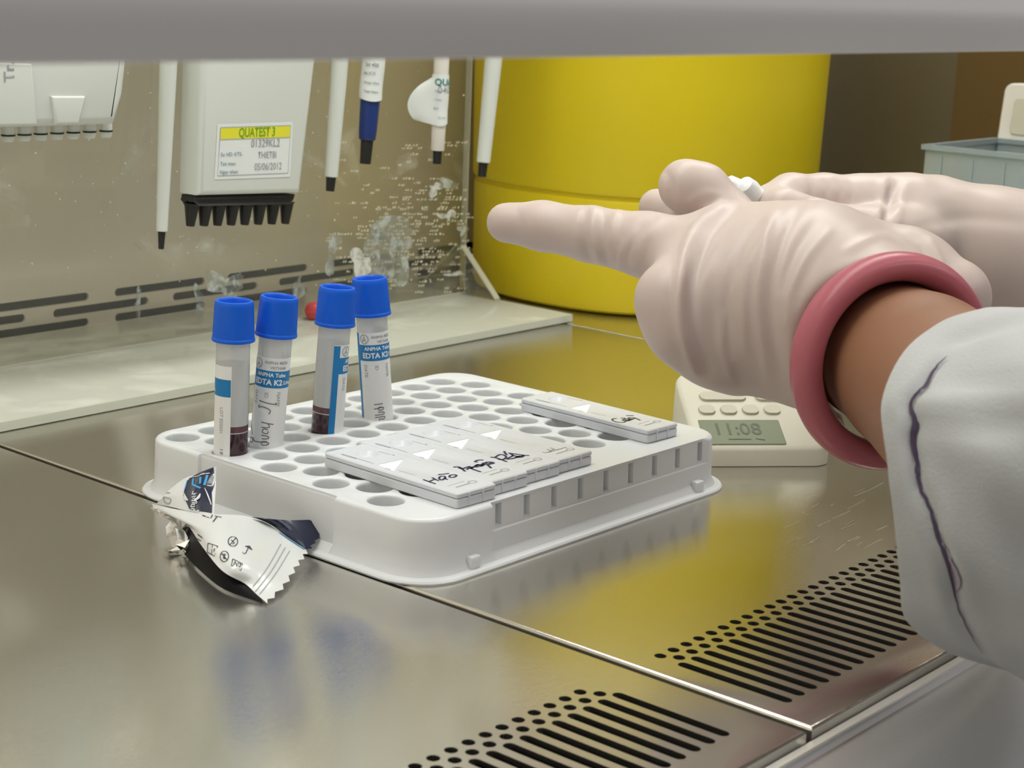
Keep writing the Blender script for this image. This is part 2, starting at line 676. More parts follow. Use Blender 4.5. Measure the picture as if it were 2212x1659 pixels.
ln = []
for k in range(26):
    cx, cy = rng.uniform(1690, 1900), rng.uniform(1060, 1190)
    l, a = rng.uniform(8, 46), math.radians(rng.normal(-24, 7))
    p0, p1 = G(cx, cy, 0.00006), G(cx + l * math.cos(a), cy + l * math.sin(a), 0.00006)
    ln.append(([p0, p1], (0, 0, 1), rng.uniform(0.00012, 0.0003)))
sc = ribbon('scratch', ln, 'scratch_metal', floor)
sc['kind'] = 'stuff'
sc.matrix_parent_inverse = floor.matrix_world.inverted()

# back wall: three staggered rows of air slots low down
bm = bmesh.new()
slots = []
for r_, (z, ph) in enumerate(((0.0177, 0.0), (0.0105, 0.5), (0.0031, 0.0))):
    k = -8
    while True:
        a = 0.5927 + (k + ph) * 0.0829
        k += 1
        if a < 0.02:
            continue
        if a + 0.0646 > 1.18:
            break
        slots.append(stadium(a + 0.002, z, a + 0.0626, z, 0.00235, 5))
holed_face(bm, [(0, -0.01), (1.2, -0.01), (1.2, 0.03), (0, 0.03)], slots, lambda u, v: (u, BACK, v))
holed_face(bm, [(0, 0.03), (1.2, 0.03), (1.2, 0.62), (0, 0.62)], [], lambda u, v: (u, BACK, v))
for s in slots:
    strip(bm, [[(u, BACK, v) for u, v in s], [(u, BACK + 0.0015, v) for u, v in s]])
wall_back = finish(bm, 'wall_back', 'steel_wall', None, 30, recalc=False)
tag(wall_back, 'brushed steel back wall with three rows of long air slots', None, None, 'structure')
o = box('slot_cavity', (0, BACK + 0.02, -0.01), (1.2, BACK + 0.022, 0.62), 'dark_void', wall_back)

wall_left = box('wall_left', (-0.004, FRONT - 0.02, -0.05), (-0.001, BACK + 0.02, 0.62), 'steel_wall')
tag(wall_left, 'steel left side wall of the cabinet', None, None, 'structure')
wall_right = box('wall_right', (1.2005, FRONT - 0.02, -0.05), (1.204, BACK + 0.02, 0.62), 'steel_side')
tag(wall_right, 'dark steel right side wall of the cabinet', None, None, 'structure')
o = box('side_sheet', (1.1975, 0.23, 0.03), (1.2004, 0.597, 0.60), 'brown_reflection', wall_right, 0.0008)  # stands for a brownish reflection in the steel wall, put in as colour
ceiling = box('ceiling', (-0.004, 0.2, 0.62), (1.204, BACK + 0.02, 0.625), 'ceiling_paint')
tag(ceiling, 'pale painted cabinet ceiling carrying the lamp', None, None, 'structure')

lamp = empty('tube_lamp', (0.6, 0.47, 0.62), 'long white fluorescent lamp under the cabinet ceiling', 'lamp')
bm = bmesh.new()
box_bm(bm, (-0.54, -0.09, -0.02), (0.54, 0.09, -0.0005), 0.003)
finish(bm, 'housing', 'painted_metal', lamp)
for dy in (-0.04, 0.04):
    t = lathe('tube', [(0.007, -0.5), (0.007, 0.5)], 'lamp_glow', lamp, 16)
    t.rotation_euler = (0, math.pi / 2, 0)
    t.location = (0, dy, -0.028)

# front frame and arm rest below the opening
prof = [(0.2238, -0.004), (0.2226, -0.0022), (0.2196, -0.0018), (0.2190, -0.0024), (0.2186, -0.0048), (0.214, -0.0072),
        (0.207, -0.0118), (0.199, -0.0180), (0.192, -0.0250), (0.1860, -0.033), (0.1830, -0.042), (0.1822, -0.09)]
trim = loft('trim_1', [[(x, y, z) for y, z in prof] for x in (-0.02, 1.22)], 'steel_lip', None, False)
tag(trim, 'polished steel arm rest along the cabinet front edge', None, None, 'structure')
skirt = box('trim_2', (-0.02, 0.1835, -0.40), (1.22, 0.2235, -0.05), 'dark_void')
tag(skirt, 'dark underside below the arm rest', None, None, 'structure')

# sliding sash: rail across the top of the picture, glass above it
SY = 0.205
window = empty('window_1', (0.6, SY, 0.19), 'pale grey bottom rail of the glass sash above the opening', None, None, 'structure')
rp = [(0.0, 0.1876), (-0.0035, 0.1880), (-0.0075, 0.1925), (-0.0095, 0.1962), (-0.010, 0.1985), (-0.010, 0.226), (-0.0085, 0.2285),
      (0.010, 0.2285), (0.012, 0.2265), (0.012, 0.1895), (0.0105, 0.1876)]
rail = loft('rail', [[(x, SY + y, z) for y, z in rp] for x in (-0.02, 1.22)], 'painted_metal', window, True, (True, True), 28)
glass = box('glass_pane', (-0.02, SY - 0.002, 0.2286), (1.22, SY + 0.003, 0.619), 'sash_glass', window)
for o in (rail, glass):
    o.matrix_parent_inverse = window.matrix_world.inverted()


# ------------------------------------------------------------------ white tube rack
rack = empty('tube_rack', (0.494, 0.454, 0), 'white plastic tube rack with staggered round holes on the steel surface', 'tube rack')
RX0, RX1, RY0, RY1 = 0.4040, 0.5852, 0.3785, 0.5310


def rack_hole_centres():
    out = []
    for k in range(9):
        for j in range(10):
            out.append((0.4150 + 0.01636 * j + (0.0082 if k % 2 else 0), 0.4068 + 0.01395 * k))
    return out


HR = 0.00655
bm = bmesh.new()
centres = rack_hole_centres()
top_out = round_rect(RX0 + 0.0016, RY0 + 0.0016, RX1 - 0.0016, RY1 - 0.0016, 0.0132, 8)
rims = [circle2(cx, cy, HR + 0.00085, 26) for cx, cy in centres]
holed_face(bm, top_out, rims, lambda u, v: (u, v, RACK_H))
for cx, cy in centres:
    L = []
    for k in range(4):
        a = math.pi / 2 * k / 3
        L.append([(x, y, RACK_H - 0.0011 * (1 - math.cos(a))) for x, y in circle2(cx, cy, HR + 0.00085 - 0.00085 * math.sin(a), 26)])
    L.append([(x, y, RACK_H - 0.0115) for x, y in circle2(cx, cy, HR - 0.0002, 26)])
    strip(bm, L)
tp = finish(bm, 'top_plate', 'rack_plastic', rack, 40)

# skirt: rounded outline, recessed faces between the corners, notches along the long front side
outl = []
cr = 0.0148
NOTCH = [0.4443 + 0.01553 * k for k in range(9)]


def seg_pts(a, b, cuts, axis):
    pts = [a]
    for c in cuts:
        pts.append((c, a[1]) if axis == 0 else (a[0], c))
    pts.append(b)
    return pts


def arc(cx, cy, a0, n=8):
    return [(cx + cr * math.cos(math.radians(a0 + 90 * k / n)), cy + cr * math.sin(math.radians(a0 + 90 * k / n))) for k in range(n + 1)]


fx = []
for nx in NOTCH:
    fx += [nx - 0.0017, nx - 0.0014, nx + 0.0014, nx + 0.0017]
front_c = [0.4395, 0.4400] + fx + [0.5745, 0.5750]
left_c = [0.4215, 0.4210][::-1]
outl += seg_pts((RX0 + cr, RY0), (RX1 - cr, RY0), [c for c in front_c if RX0 + cr < c < RX1 - cr], 0)
outl += arc(RX1 - cr, RY0 + cr, -90)[1:]
outl += seg_pts((RX1, RY0 + cr), (RX1, RY1 - cr), [0.42, 0.4205, 0.490, 0.4905], 1)[1:]
outl += arc(RX1 - cr, RY1 - cr, 0)[1:]
outl += seg_pts((RX1 - cr, RY1), (RX0 + cr, RY1), [0.55, 0.5495, 0.44, 0.4395], 0)[1:]
outl += arc(RX0 + cr, RY1 - cr, 90)[1:]
outl += seg_pts((RX0, RY1 - cr), (RX0, RY0 + cr), [0.4955, 0.4950, 0.4215, 0.4210], 1)[1:]
outl += arc(RX0 + cr, RY0 + cr, 180)[1:-1]
nrm_out = [Vector(b) - Vector(a) for a, b in zip(outl, offset_loop(outl, 0.001))]
nrm_out = [v.normalized() for v in nrm_out]


def rack_off(i, z):
    x, y = outl[i]
    d = 0.0008 * (1 - z / RACK_H)
    if y < RY0 + 1e-4 and 0.4398 <= x <= 0.5747:      # recessed long front face
        d -= 0.0016 if z > 0.0118 else 0.0006
        if 0.0128 < z < 0.0208 and any(abs(x - nx) < 0.0015 for nx in NOTCH):
            d -= 0.0026
    if x < RX0 + 1e-4 and 0.4212 <= y <= 0.4952:
        d -= 0.0012
    if x > RX1 - 1e-4 and 0.4203 <= y <= 0.4903:
        d -= 0.0012
    return d


levels = [(0.0, 0.0042), (0.0007, 0.0045), (0.0014, 0.0040), (0.0018, 0.0014), (0.0045, 0.0), (0.0105, 0.0), (0.0116, 0.0),
          (0.0119, 0.0), (0.0127, 0.0), (0.0130, 0.0), (0.0206, 0.0), (0.0209, -0.0001), (0.0214, -0.0004), (0.0218, -0.0009), (RACK_H, -0.0016)]
rows = []
for z, extra in levels:
    row = []
    for i, (x, y) in enumerate(outl):
        d = rack_off(i, z)
        if z < 0.002:
            d = 0.0008 + extra
        elif z >= 0.0214:
            d = max(d + extra, -0.00155) if z < RACK_H else extra
        else:
            d += extra
        row.append((x + nrm_out[i].x * d, y + nrm_out[i].y * d, z))
    rows.append(row)
sk = loft('skirt', rows, 'rack_plastic', rack, True, (False, False), 33)
# small foot tabs at the ends of the long side
tabs = []
for tx in (0.4285, 0.5645):
    bm = bmesh.new()
    box_bm(bm, (tx - 0.0028, RY0 - 0.0032, 0.0012), (tx + 0.0028, RY0 + 0.001, 0.0062), 0.0012)
    tabs.append(finish(bm, 'foot_tab', 'rack_plastic', rack))
for o in [tp, sk] + tabs:
    o.matrix_parent_inverse = rack.matrix_world.inverted()

# ------------------------------------------------------------------ blood tubes
TR = 0.00625
TUBES = [  # x, lean mm over 65 mm, label start angle relative to view (deg), label bottom z, blood
    (0.4150, 1.4, -262, 0.0058, 0.0302), (0.4314, 5.0, -108, 0.0070, None), (0.4640, 3.7, 3, 0.0076, 0.0295), (0.4968, -5.2, -83, 0.0082, None)]
TLAB = ['leftmost blue-capped tube in the rack, dark blood showing, label turned to the left',
        'blue-capped tube leaning right with label facing front and handwriting reading le hong',
        'third blue-capped tube from left, upright blue label stripe beside dark blood',
        'blue-capped tube leaning left, rightmost in the rack, with date label facing front']


def wrap_fn(a0, r, zt):
    # u: mm to the right from the label's left edge, v: mm down from the label's top
    def fn(u, v):
        a = a0 + (u / 1000) / r
        return (r * math.cos(a), r * math.sin(a), zt - v / 1000)
    return fn


def wrap_rect(name, u0, u1, v0, v1, a0, r, zt, material, parent, n=None):
    n = n or max(2, int((u1 - u0) / 0.6))
    fn = wrap_fn(a0, r, zt)
    vs_ = [fn(u0 + (u1 - u0) * i / n, v) for v in (v0, v1) for i in range(n + 1)]
    fs = [(i, i + 1, n + 2 + i, n + 1 + i) for i in range(n)]
    return pydata(name, vs_, fs, material, parent, 60, None, 0, False)


for i, (tx, lean, rel, lz, blood) in enumerate(TUBES):
    base = Vector((tx, 0.4905, 0.0005))
    t = empty('blood_tube', base, TLAB[i], 'tube', 'blue-capped tubes standing in the rack')
    az = math.atan2(base.y, base.x)
    side = Vector((math.sin(az), -math.cos(az), 0))
    axis = (Vector((0, 0, 0.065)) + side * lean / 1000).normalized()
    t.rotation_mode = 'QUATERNION'
    t.rotation_quaternion = Vector((0, 0, 1)).rotation_difference(axis)
    prof = [(0.0012, 0.0), (0.0035, 0.0007), (0.0052, 0.0024), (0.0060, 0.0045), (TR - 0.0001, 0.007), (TR, 0.02), (TR + 0.0001, 0.0665)]
    lathe('barrel', prof, 'tube_plastic', t, 48, False)
    if blood:
        lathe('blood', [(0.0005, 0.0002), (0.0036, 0.0006), (0.00535, 0.0023), (0.00615, 0.0044), (TR + 0.00003, 0.007), (TR + 0.00006, blood - 0.0004),
                        (TR - 0.0004, blood)], 'blood', t, 48)
        bf = lathe('blood_film', [(TR + 0.00004, blood), (TR + 0.00004, blood + 0.0012), (TR + 0.00004, blood + 0.0024)], 'blood_film', t, 48, False)
    # cap: knurled, flared foot, hollow top
    cz = 0.0645
    cp = [(0.0066, cz), (0.0080, cz + 0.0001), (0.00815, cz + 0.0006), (0.0080, cz + 0.0013), (0.00785, cz + 0.0016), (0.00735, cz + 0.0135), (0.0072, cz + 0.0146),
          (0.0069, cz + 0.0153), (0.0064, cz + 0.0155), (0.0060, cz + 0.0152), (0.0057, cz + 0.0145), (0.0054, cz + 0.0085), (0.0008, cz + 0.0084)]
    lathe('cap', cp, 'cap_blue', t, 132, True, None, 30, rib=(66, 0.00012, 4, 5))
    # label
    a0 = az + math.pi + math.radians(rel)
    rl = TR + 0.00016
    Wm, zt = 29.0, lz + 0.0500
    lab = wrap_rect('label', 0, Wm, 0, 46, a0, rl, zt, 'label_white', t)
    r2 = rl + 0.00005
    r3 = rl + 0.0001
    fn = wrap_fn(a0, r3, zt)
    wrap_rect('label_stripe', 0.0, 2.6, 0.3, 46, a0, r2, zt, 'label_blue', lab)
    wrap_rect('label_band', 2.0, Wm, 5.1, 11.7, a0, r2, zt, 'label_blue', lab)
    bm = bmesh.new()
    ring = [fn(5.6 + 1.9 * math.cos(q), 2.65 + 1.9 * math.sin(q)) for q in np.linspace(0, 2 * math.pi, 28)]
    ns = [Vector((p[0], p[1], 0)).normalized() for p in ring]
    A = [fn(4.7, 3.9), fn(5.6, 1.2), fn(6.4, 3.9)]
    B = [fn(4.9, 3.2), fn(6.3, 2.9)]
    rn = lambda L: [Vector((p[0], p[1], 0)).normalized() for p in L]
    ribbon('emblem', [(ring, ns, 0.00033), (A, rn(A), 0.0004), (B, rn(B), 0.0004)], 'grey_ink', lab)
    pt = lambda *a, **k: print_text(*a, maxlen=0.8, **k)
    fl = lambda u, v: fn(u, -v)
    pt('lettering', 'ANPHA MEDI', 1.6, fl, 'grey_ink', lab, at=(13.4, -1.9), bold=0.012)
    pt('lettering', 'VIETNAM', 1.5, fl, 'grey_ink', lab, at=(14.2, -3.9), bold=0.012)
    pt('lettering', 'ANPHA Tube', 2.1, fl, 'label_white', lab, at=(11.6, -6.7), bold=0.03)
    pt('lettering', 'EDTA K2', 3.0, fl, 'label_white', lab, at=(10.4, -9.6), bold=0.035)
    pt('lettering', '2.0mg', 1.9, fl, 'label_white', lab, at=(19.0, -9.7), bold=0.03)
    pt('lettering', 'NAME', 2.1, fl, 'grey_ink', lab, at=(15.2, -16.0), rot=-math.pi / 2)
    pt('lettering', 'ID', 2.1, fl, 'grey_ink', lab, at=(10.4, -14.6), rot=-math.pi / 2)
    pt('lettering', 'DATE', 2.1, fl, 'grey_ink', lab, at=(5.6, -16.0), rot=-math.pi / 2)
    pt('lettering', 'LOT E25031', 2.0, fl, 'grey_ink', lab, at=(25.6, -21.0), rot=-math.pi / 2)
    pt('lettering', 'I 0', 2.0, fl, 'black_ink', lab, at=(26.0, -33.0), rot=-math.pi / 2)
    hand = []
    if i == 1:
        hand = [[(7.6, 22.5), (14.0, 23.4), (14.2, 22.6)], [(8, 24.2), (7.6, 25.5), (9.6, 25.0), (12.4, 26.2), (12.0, 28)],
                [(9.4, 32.0), (14.2, 32.6)], [(12.0, 32.4), (12.6, 34), (9.6, 34.4)], [(12.2, 35.2), (10.6, 35.0), (10.2, 36.6), (12, 37), (12.4, 35.8)],
                [(9.8, 38), (12.4, 38.2), (12.6, 39.2), (10.2, 39.6)], [(12.2, 40.6), (10.2, 41), (10.6, 42.4), (12.6, 42), (12.4, 41), (7, 41.4), (6.0, 40)],
                [(3.4, 34.5), (4.4, 37), (5.2, 39)], [(3.2, 41), (5.0, 40.4), (5.8, 42), (4.0, 42.8), (3.0, 41.8)]]
    elif i == 3:
        hand = [[(8.4, 37.4), (12, 37.2)], [(12, 39), (10.4, 38.8), (10.0, 40), (11.8, 40.2), (12, 39), (8.2, 39.6)],
                [(9.8, 41.2), (12.2, 41.4), (12.0, 42.4), (8.4, 42.6)], [(8.4, 43.8), (12.4, 43.6), (12.0, 44.8), (10.4, 44.6), (10, 45.4)]]
    if hand:
        ln = []
        for h in hand:
            q = [fn(u, 17.2 + (v - 22.5) * 0.86) for u, v in dense(h, 5)]
            ln.append((q, rn(q), 0.00038))
        ribbon('handwriting', ln, 'pencil_ink', lab)

# ------------------------------------------------------------------ test cassettes
CAS = [(0.4253, 0.3825, -1.6), (0.4455, 0.3848, -1.4), (0.4657, 0.3861, -1.2), (0.4859, 0.3868, -1.0), (0.5462, 0.3902, -1.8)]
CLAB = ['leftmost white test cassette in the row of four, nearest the rack corner',
        'second test cassette from the left in the row of four',
        'third test cassette from the left in the row of four',
        'fourth test cassette in the row of four, with faint pencil mark',
        'single white test cassette lying apart at the right edge of the rack']
CW, CLEN, CT = 0.0199, 0.0690, 0.0055


def cassette(i, x, y, rot):
    c = empty('test_cassette', (x, y, RACK_H + 0.00005), CLAB[i], 'test cassette', 'test cassettes on the rack')
    c.rotation_euler = (0, 0, math.radians(rot))
    bpy.context.view_layer.update()
    out = round_rect(0, 0, CW, CLEN, 0.0012, 4)
    tri = [(0.0041, 0.0446), (0.0162, 0.0440), (0.0158, 0.0432), (0.0036, 0.0352), (0.0028, 0.0352)][::-1]
    well = circle2(0.0112, 0.0575, 0.0046, 24)
    oval = [(0.0108 + 0.0055 * math.cos(q), 0.0285 + 0.0085 * math.sin(q)) for q in np.linspace(0, 2 * math.pi, 25)[:-1]]
    for nm, z0, z1, top in (('lower_shell', 0.0, 0.0034, False), ('upper_shell', 0.0036, CT, True)):
        bm = bmesh.new()
        ins = offset_loop(out, -0.0004)
        if top:
            holed_face(bm, ins, [tri, well, oval], lambda u, v: (u, v, z1))
            strip(bm, [[(u, v, z1) for u, v in well], [(u, v, z1 - 0.0016) for u, v in offset_loop(well, -0.0017)], [(u, v, z1 - 0.0018) for u, v in offset_loop(well, -0.003)]])
            holed_face(bm, offset_loop(well, -0.003), [], lambda u, v: (u, v, z1 - 0.0018))
            strip(bm, [[(u, v, z1) for u, v in oval], [(u, v, z1 - 0.00035) for u, v in offset_loop(oval, -0.002)]])
            holed_face(bm, offset_loop(oval, -0.002), [], lambda u, v: (u, v, z1 - 0.00035))
            strip(bm, [[(u, v, z1) for u, v in tri], [(u, v, z1 - 0.0003) for u, v in tri]])
        else:
            holed_face(bm, ins, [], lambda u, v: (u, v, z1))
        holed_face(bm, ins, [], lambda u, v: (u, v, z0))
        strip(bm, [[(u, v, z0) for u, v in ins], [(u, v, z0 + 0.0003) for u, v in out], [(u, v, z1 - 0.0004) for u, v in out], [(u, v, z1) for u, v in ins]])
        finish(bm, nm, 'cassette_plastic', c, 28)
    ins = offset_loop(out, -0.0006)
    bm = bmesh.new()
    strip(bm, [[(u, v, 0.0032) for u, v in ins], [(u, v, 0.0038) for u, v in ins]])
    finish(bm, 'seam', 'pale_print', c)
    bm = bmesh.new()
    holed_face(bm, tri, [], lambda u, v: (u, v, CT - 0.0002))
    finish(bm, 'lit_window_slope', 'lit_slope_white', c)  # lit sloping wall of the window, its brightness put into the colour
    top = lambda u, v: (u, v, CT + 0.00006)
    up = (0, 0, 1)
    S = lambda pts, w: ([top(u / 1000, v / 1000) for u, v in dense(pts, 5)], up, w)
    ribbon('print_marks', [S([(3.4, 63.5), (3.9, 60), (4.0, 46.5)], 0.00025), S([(3.0, 62.5), (3.4, 55)], 0.0005), S([(17.2, 50.5), (17.4, 49.3)], 0.0006),
                           S([(16.6, 57), (16.9, 51)], 0.0002), S([(3.0, 39.0), (3.1, 36.5)], 0.0004), S([(4.6, 34), (4.9, 26)], 0.0002)], 'pale_print', c)
    ell = [(14.6 + 1.7 * math.cos(q), 6.9 + 1.3 * math.sin(q)) for q in np.linspace(0, 2 * math.pi, 13)]
    ribbon('maker_mark', [S(ell, 0.0004), S([(5.4, 6.0), (12.6, 6.4)], 0.0007), S([(4.6, 9.0), (12.8, 9.4)], 0.00022)], 'grey_ink', c)
    # small lugs on the front end
    for q in (0.0055, 0.0125):
        bm = bmesh.new()
        box_bm(bm, (q, -0.00035, 0.0006), (q + 0.0006, 0.0004, 0.0050))
        finish(bm, 'front_rib', 'cassette_plastic', c)
    return c


cass = [cassette(i, *a) for i, a in enumerate(CAS)]


def on_cassette(i, strokes, scale_from, off, w, name='handwriting', material='pen_ink'):
    bpy.context.view_layer.update()
    inv = cass[i].matrix_world.inverted()
    zt = RACK_H + CT + 0.00016
    ln = []
    for s in strokes:
        q = []
        for x, y in dense(s, 4):
            g = G(off[0] + x / scale_from, off[1] + y / scale_from, zt)
            q.append(inv @ Vector(g))
        ln.append((q, (0, 0, 1), w))
    ribbon(name, ln, material, cass[i])


hao = [[(78, 528), (150, 555), (228, 580)], [(185, 505), (225, 527), (268, 543)], [(150, 553), (215, 524)], [(338, 490), (290, 490), (268, 515), (300, 535), (342, 508)], [(340, 490), (345, 520), (375, 528)],
       [(255, 468), (320, 464), (388, 455)], [(450, 470), (400, 478), (395, 500), (440, 502), (478, 480), (448, 468)]]
nguyen = [[(438, 382), (510, 380), (580, 432)], [(500, 385), (540, 400), (590, 385), (640, 372), (600, 410)], [(640, 400), (690, 375), (650, 392), (700, 415), (770, 438)], [(690, 370), (740, 345), (700, 380), (780, 360)],
          [(740, 360), (800, 340), (770, 372), (830, 345), (890, 392)], [(810, 330), (860, 318), (925, 330), (850, 352)], [(800, 296), (740, 296), (696, 312), (730, 320)], [(780, 330), (850, 335), (900, 328)]]
phu = [[(880, 262), (950, 270), (1080, 316)], [(940, 262), (990, 232), (1040, 235), (1070, 260), (1030, 290), (970, 285)], [(1045, 190), (1060, 215), (1080, 235)], [(1100, 210), (1150, 240), (1110, 265), (1080, 285), (1160, 275), (1240, 245)],
       [(1120, 215), (1190, 225), (1280, 240), (1180, 262), (1250, 262), (1290, 240), (1345, 242)], [(1140, 235), (1200, 250), (1270, 248)]]
on_cassette(0, hao, 5.53, (900, 940), 0.00078)
on_cassette(1, nguyen, 5.53, (900, 940), 0.0009)
on_cassette(2, phu, 5.53, (900, 940), 0.0009)
on_cassette(3, [[(1500, 200), (1560, 205), (1640, 165), (1590, 150)], [(1560, 165), (1610, 195)], [(1600, 175), (1680, 170), (1790, 140)]], 5.53, (900, 940), 0.0005, 'pencil_mark', 'grey_ink')
cay = [[(1330, 440), (1280, 445), (1275, 465), (1340, 488), (1420, 490), (1450, 465)], [(1380, 435), (1440, 440), (1400, 465), (1460, 460)], [(1450, 450), (1500, 440), (1460, 475), (1530, 445)], [(1470, 430), (1560, 435), (1480, 470)],
       [(1450, 402), (1550, 403)], [(1560, 432), (1635, 464)]]
on_cassette(4, cay, 5.978, (1110, 830), 0.0007, 'handwriting', 'black_ink')

# ------------------------------------------------------------------ acrylic pipette stand
AX0, AX1, PY = 0.36, 0.8075, 0.7265
stand = empty('pipette_stand', (0.58, 0.71, 0), 'clear acrylic pipette stand with upright plate, dried smears and pale base', 'pipette stand')
SP = []
SP.append(box('base_plate', (AX0, 0.6385, 0.0003), (AX1, 0.784, 0.0022), 'acrylic_base', stand, 0.0003))
SP.append(box('base_plate', (AX0, 0.6385, 0.0024), (AX1 - 0.0004, 0.784, 0.0046), 'acrylic_base', stand, 0.0003))
SP.append(box('front_edge', (AX0, 0.6378, 0.0004), (AX1, 0.6384, 0.0045), 'acrylic_edge', stand))
SP.append(box('end_edge', (AX1 + 0.0001, 0.6385, 0.0004), (AX1 + 0.0006, 0.784, 0.0045), 'acrylic_edge', stand))
SP.append(box('upright_plate', (AX0, PY, 0.0047), (AX1, PY + 0.0045, 0.335), 'acrylic_plate', stand, 0.0003))
SP.append(box('upright_edge', (AX1 + 0.0001, PY, 0.0047), (AX1 + 0.0006, PY + 0.0045, 0.335), 'acrylic_edge', stand))
SP.append(box('joint_bead', (AX0, PY - 0.0012, 0.0046), (AX1, PY - 0.0001, 0.0056), 'acrylic_edge', stand))
for sgn, ya in ((-1, PY), (1, PY + 0.0045)):
    tri = [(ya, 0.0047), (ya + sgn * 0.030, 0.0047), (ya, 0.034)]
    vs_ = [(x, y, z) for x in (AX1 - 0.0042, AX1 - 0.0002) for y, z in tri]
    SP.append(pydata('gusset', vs_, [(0, 1, 2), (5, 4, 3), (0, 3, 4, 1), (1, 4, 5, 2), (2, 5, 3, 0)], ['acrylic_plate'], stand))
    ln = [((AX1 + 0.0002, ya + sgn * 0.030, 0.0048), (AX1 + 0.0002, ya, 0.0342))]
    a, b = ln[0]
    vs_ = [(x, y, z + dz) for (x0, y, z) in (a, b) for x in (AX1 - 0.0044, AX1) for dz in (0.0001, 0.0013)]
    SP.append(pydata('gusset_edge', vs_, [(0, 1, 3, 2), (4, 6, 7, 5), (0, 4, 5, 1), (2, 3, 7, 6), (0, 2, 6, 4), (1, 5, 7, 3)], ['acrylic_edge'], stand))
SP.append(box('hook_rail', (AX0, 0.6765, 0.262), (AX1, PY - 0.0001, 0.270), 'acrylic_base', stand, 0.001))


def blob(cx, cy, rx, ry, n=40, rough=0.25, seed=0):
    rr = np.random.default_rng(seed)
    ph = rr.uniform(0, 6.28, 6)
    am = rr.uniform(0.3, 1, 6) * rough / np.array([1, 1.5, 2, 3, 4, 5])
    out = []
    for k in range(n):
        a = 2 * math.pi * k / n
        s = 1 + sum(am[j] * math.sin((j + 2) * a + ph[j]) for j in range(6))
        out.append((cx + rx * s * math.cos(a), cy + ry * s * math.sin(a)))
    return out


def plate_patch(name, pix, material, lift=0.0003):
    bm = bmesh.new()
    y = PY - lift
    pts = []
    for px, py in pix:
        q = onY(px, py, y)
        pts.append((q[0], q[2]))
    a = sum(pts[i - 1][0] * pts[i][1] - pts[i][0] * pts[i - 1][1] for i in range(len(pts)))
    if a < 0:
        pts = pts[::-1]
    holed_face(bm, pts, [], lambda u, v: (u, y, v))
    holed_face(bm, pts, [], lambda u, v: (u, y + lift * 0.6, v))
    strip(bm, [[(u, y, v) for u, v in pts], [(u, y + lift * 0.6, v) for u, v in pts]])
    o = finish(bm, name, material, stand)
    SP.append(o)
    return o


# dried residue on the upright plate, each smear its own piece
plate_patch('residue', blob(835, 560, 42, 62, 44, 0.35, 3), 'residue_film', 0.0003)
plate_patch('residue', blob(850, 500, 55, 28, 44, 0.4, 5), 'residue_film', 0.0004)
plate_patch('residue', blob(722, 525, 13, 20, 30, 0.4, 6), 'residue_film', 0.0004)
plate_patch('residue', blob(713, 575, 8, 26, 30, 0.3, 8), 'residue_film', 0.0003)
plate_patch('residue', blob(780, 570, 24, 26, 34, 0.3, 9), 'residue_white', 0.0005)
plate_patch('residue', blob(485, 615, 38, 26, 40, 0.5, 11), 'residue_film', 0.0004)
plate_patch('residue', blob(645, 625, 9, 28, 30, 0.4, 12), 'residue_film', 0.0004)
plate_patch('residue', blob(430, 650, 10, 26, 30, 0.5, 14), 'residue_film', 0.0004)
plate_patch('residue', blob(298, 655, 8, 24, 30, 0.5, 15), 'residue_film', 0.0004)
plate_patch('residue', blob(940, 408, 14, 12, 30, 0.5, 16), 'residue_white', 0.0004)
plate_patch('residue', blob(970, 398, 24, 9, 30, 0.5, 17), 'residue_film', 0.0004)
plate_patch('residue', blob(968, 465, 14, 10, 30, 0.6, 18), 'residue_white', 0.0004)
plate_patch('residue', blob(985, 592, 16, 5, 30, 0.5, 19), 'residue_white', 0.0004)
plate_patch('residue', blob(1000, 497, 9, 10, 30, 0.5, 20), 'residue_film', 0.0004)
plate_patch('residue', blob(960, 660, 5, 4, 20, 0.4, 21), 'residue_film', 0.0004)

# thousands of tiny dried specks: uncountable stuff on the plate
vs_, fs = [], []
for row in range(46):
    cy = 300 + row * 7.4 + rng.normal(0, 1.5)
    dens = 0.15 + 0.85 * math.exp(-((cy - 500) / 95) ** 2)
    x = 700 + rng.uniform(0, 30)
    while x < 1012:
        prob = dens * (0.25 + 0.75 * math.exp(-((x - 880) / 105) ** 2))
        if rng.uniform() < prob:
            nt_ = rng.integers(2, 6)
            for k in range(nt_):
                l = rng.uniform(3.0, 6.5) * 0.8
                sx = x + k * rng.uniform(4, 6)
                for dx, dy in ((-1.1, 0), (1.1, 0), (1.1 + l * 0.45, -l), (-1.1 + l * 0.45, -l)):
                    q = onY(sx + dx, cy + dy + 0.10 * (880 - sx) * 0, PY - 0.0002)
                    vs_.append(tuple(q))
                n0 = len(vs_)
                fs.append((n0 - 4, n0 - 3, n0 - 2, n0 - 1))
        x += rng.uniform(22, 40)
for _ in range(190):
    cx, cy, s = rng.uniform(10, 1010), rng.uniform(150, 620), rng.uniform(0.6, 1.8)
    for dx, dy in ((-s, -s * .7), (s, -s), (s * .8, s), (-s * .6, s * .8)):
        vs_.append(tuple(onY(cx + dx, cy + dy, PY - 0.0002)))
    n0 = len(vs_)
    fs.append((n0 - 4, n0 - 3, n0 - 2, n0 - 1))
o = pydata('speckle', vs_, fs, 'speckle', stand, weld=0, recalc=False)
o['kind'] = 'stuff'
SP.append(o)
for o in SP:
    o.matrix_parent_inverse = stand.matrix_world.inverted()

# ------------------------------------------------------------------ pipettes hanging on the stand
HY = 0.660


def to_frame(bot, top):
    """Empty frame whose Z runs from the lowest to the upper picture point on the hanging plane."""
    a, b = Vector(onY(*bot, HY)), Vector(onY(*top, HY))
    return a, Vector((0, 0, 1)).rotation_difference((b - a).normalized()), (b - a).length


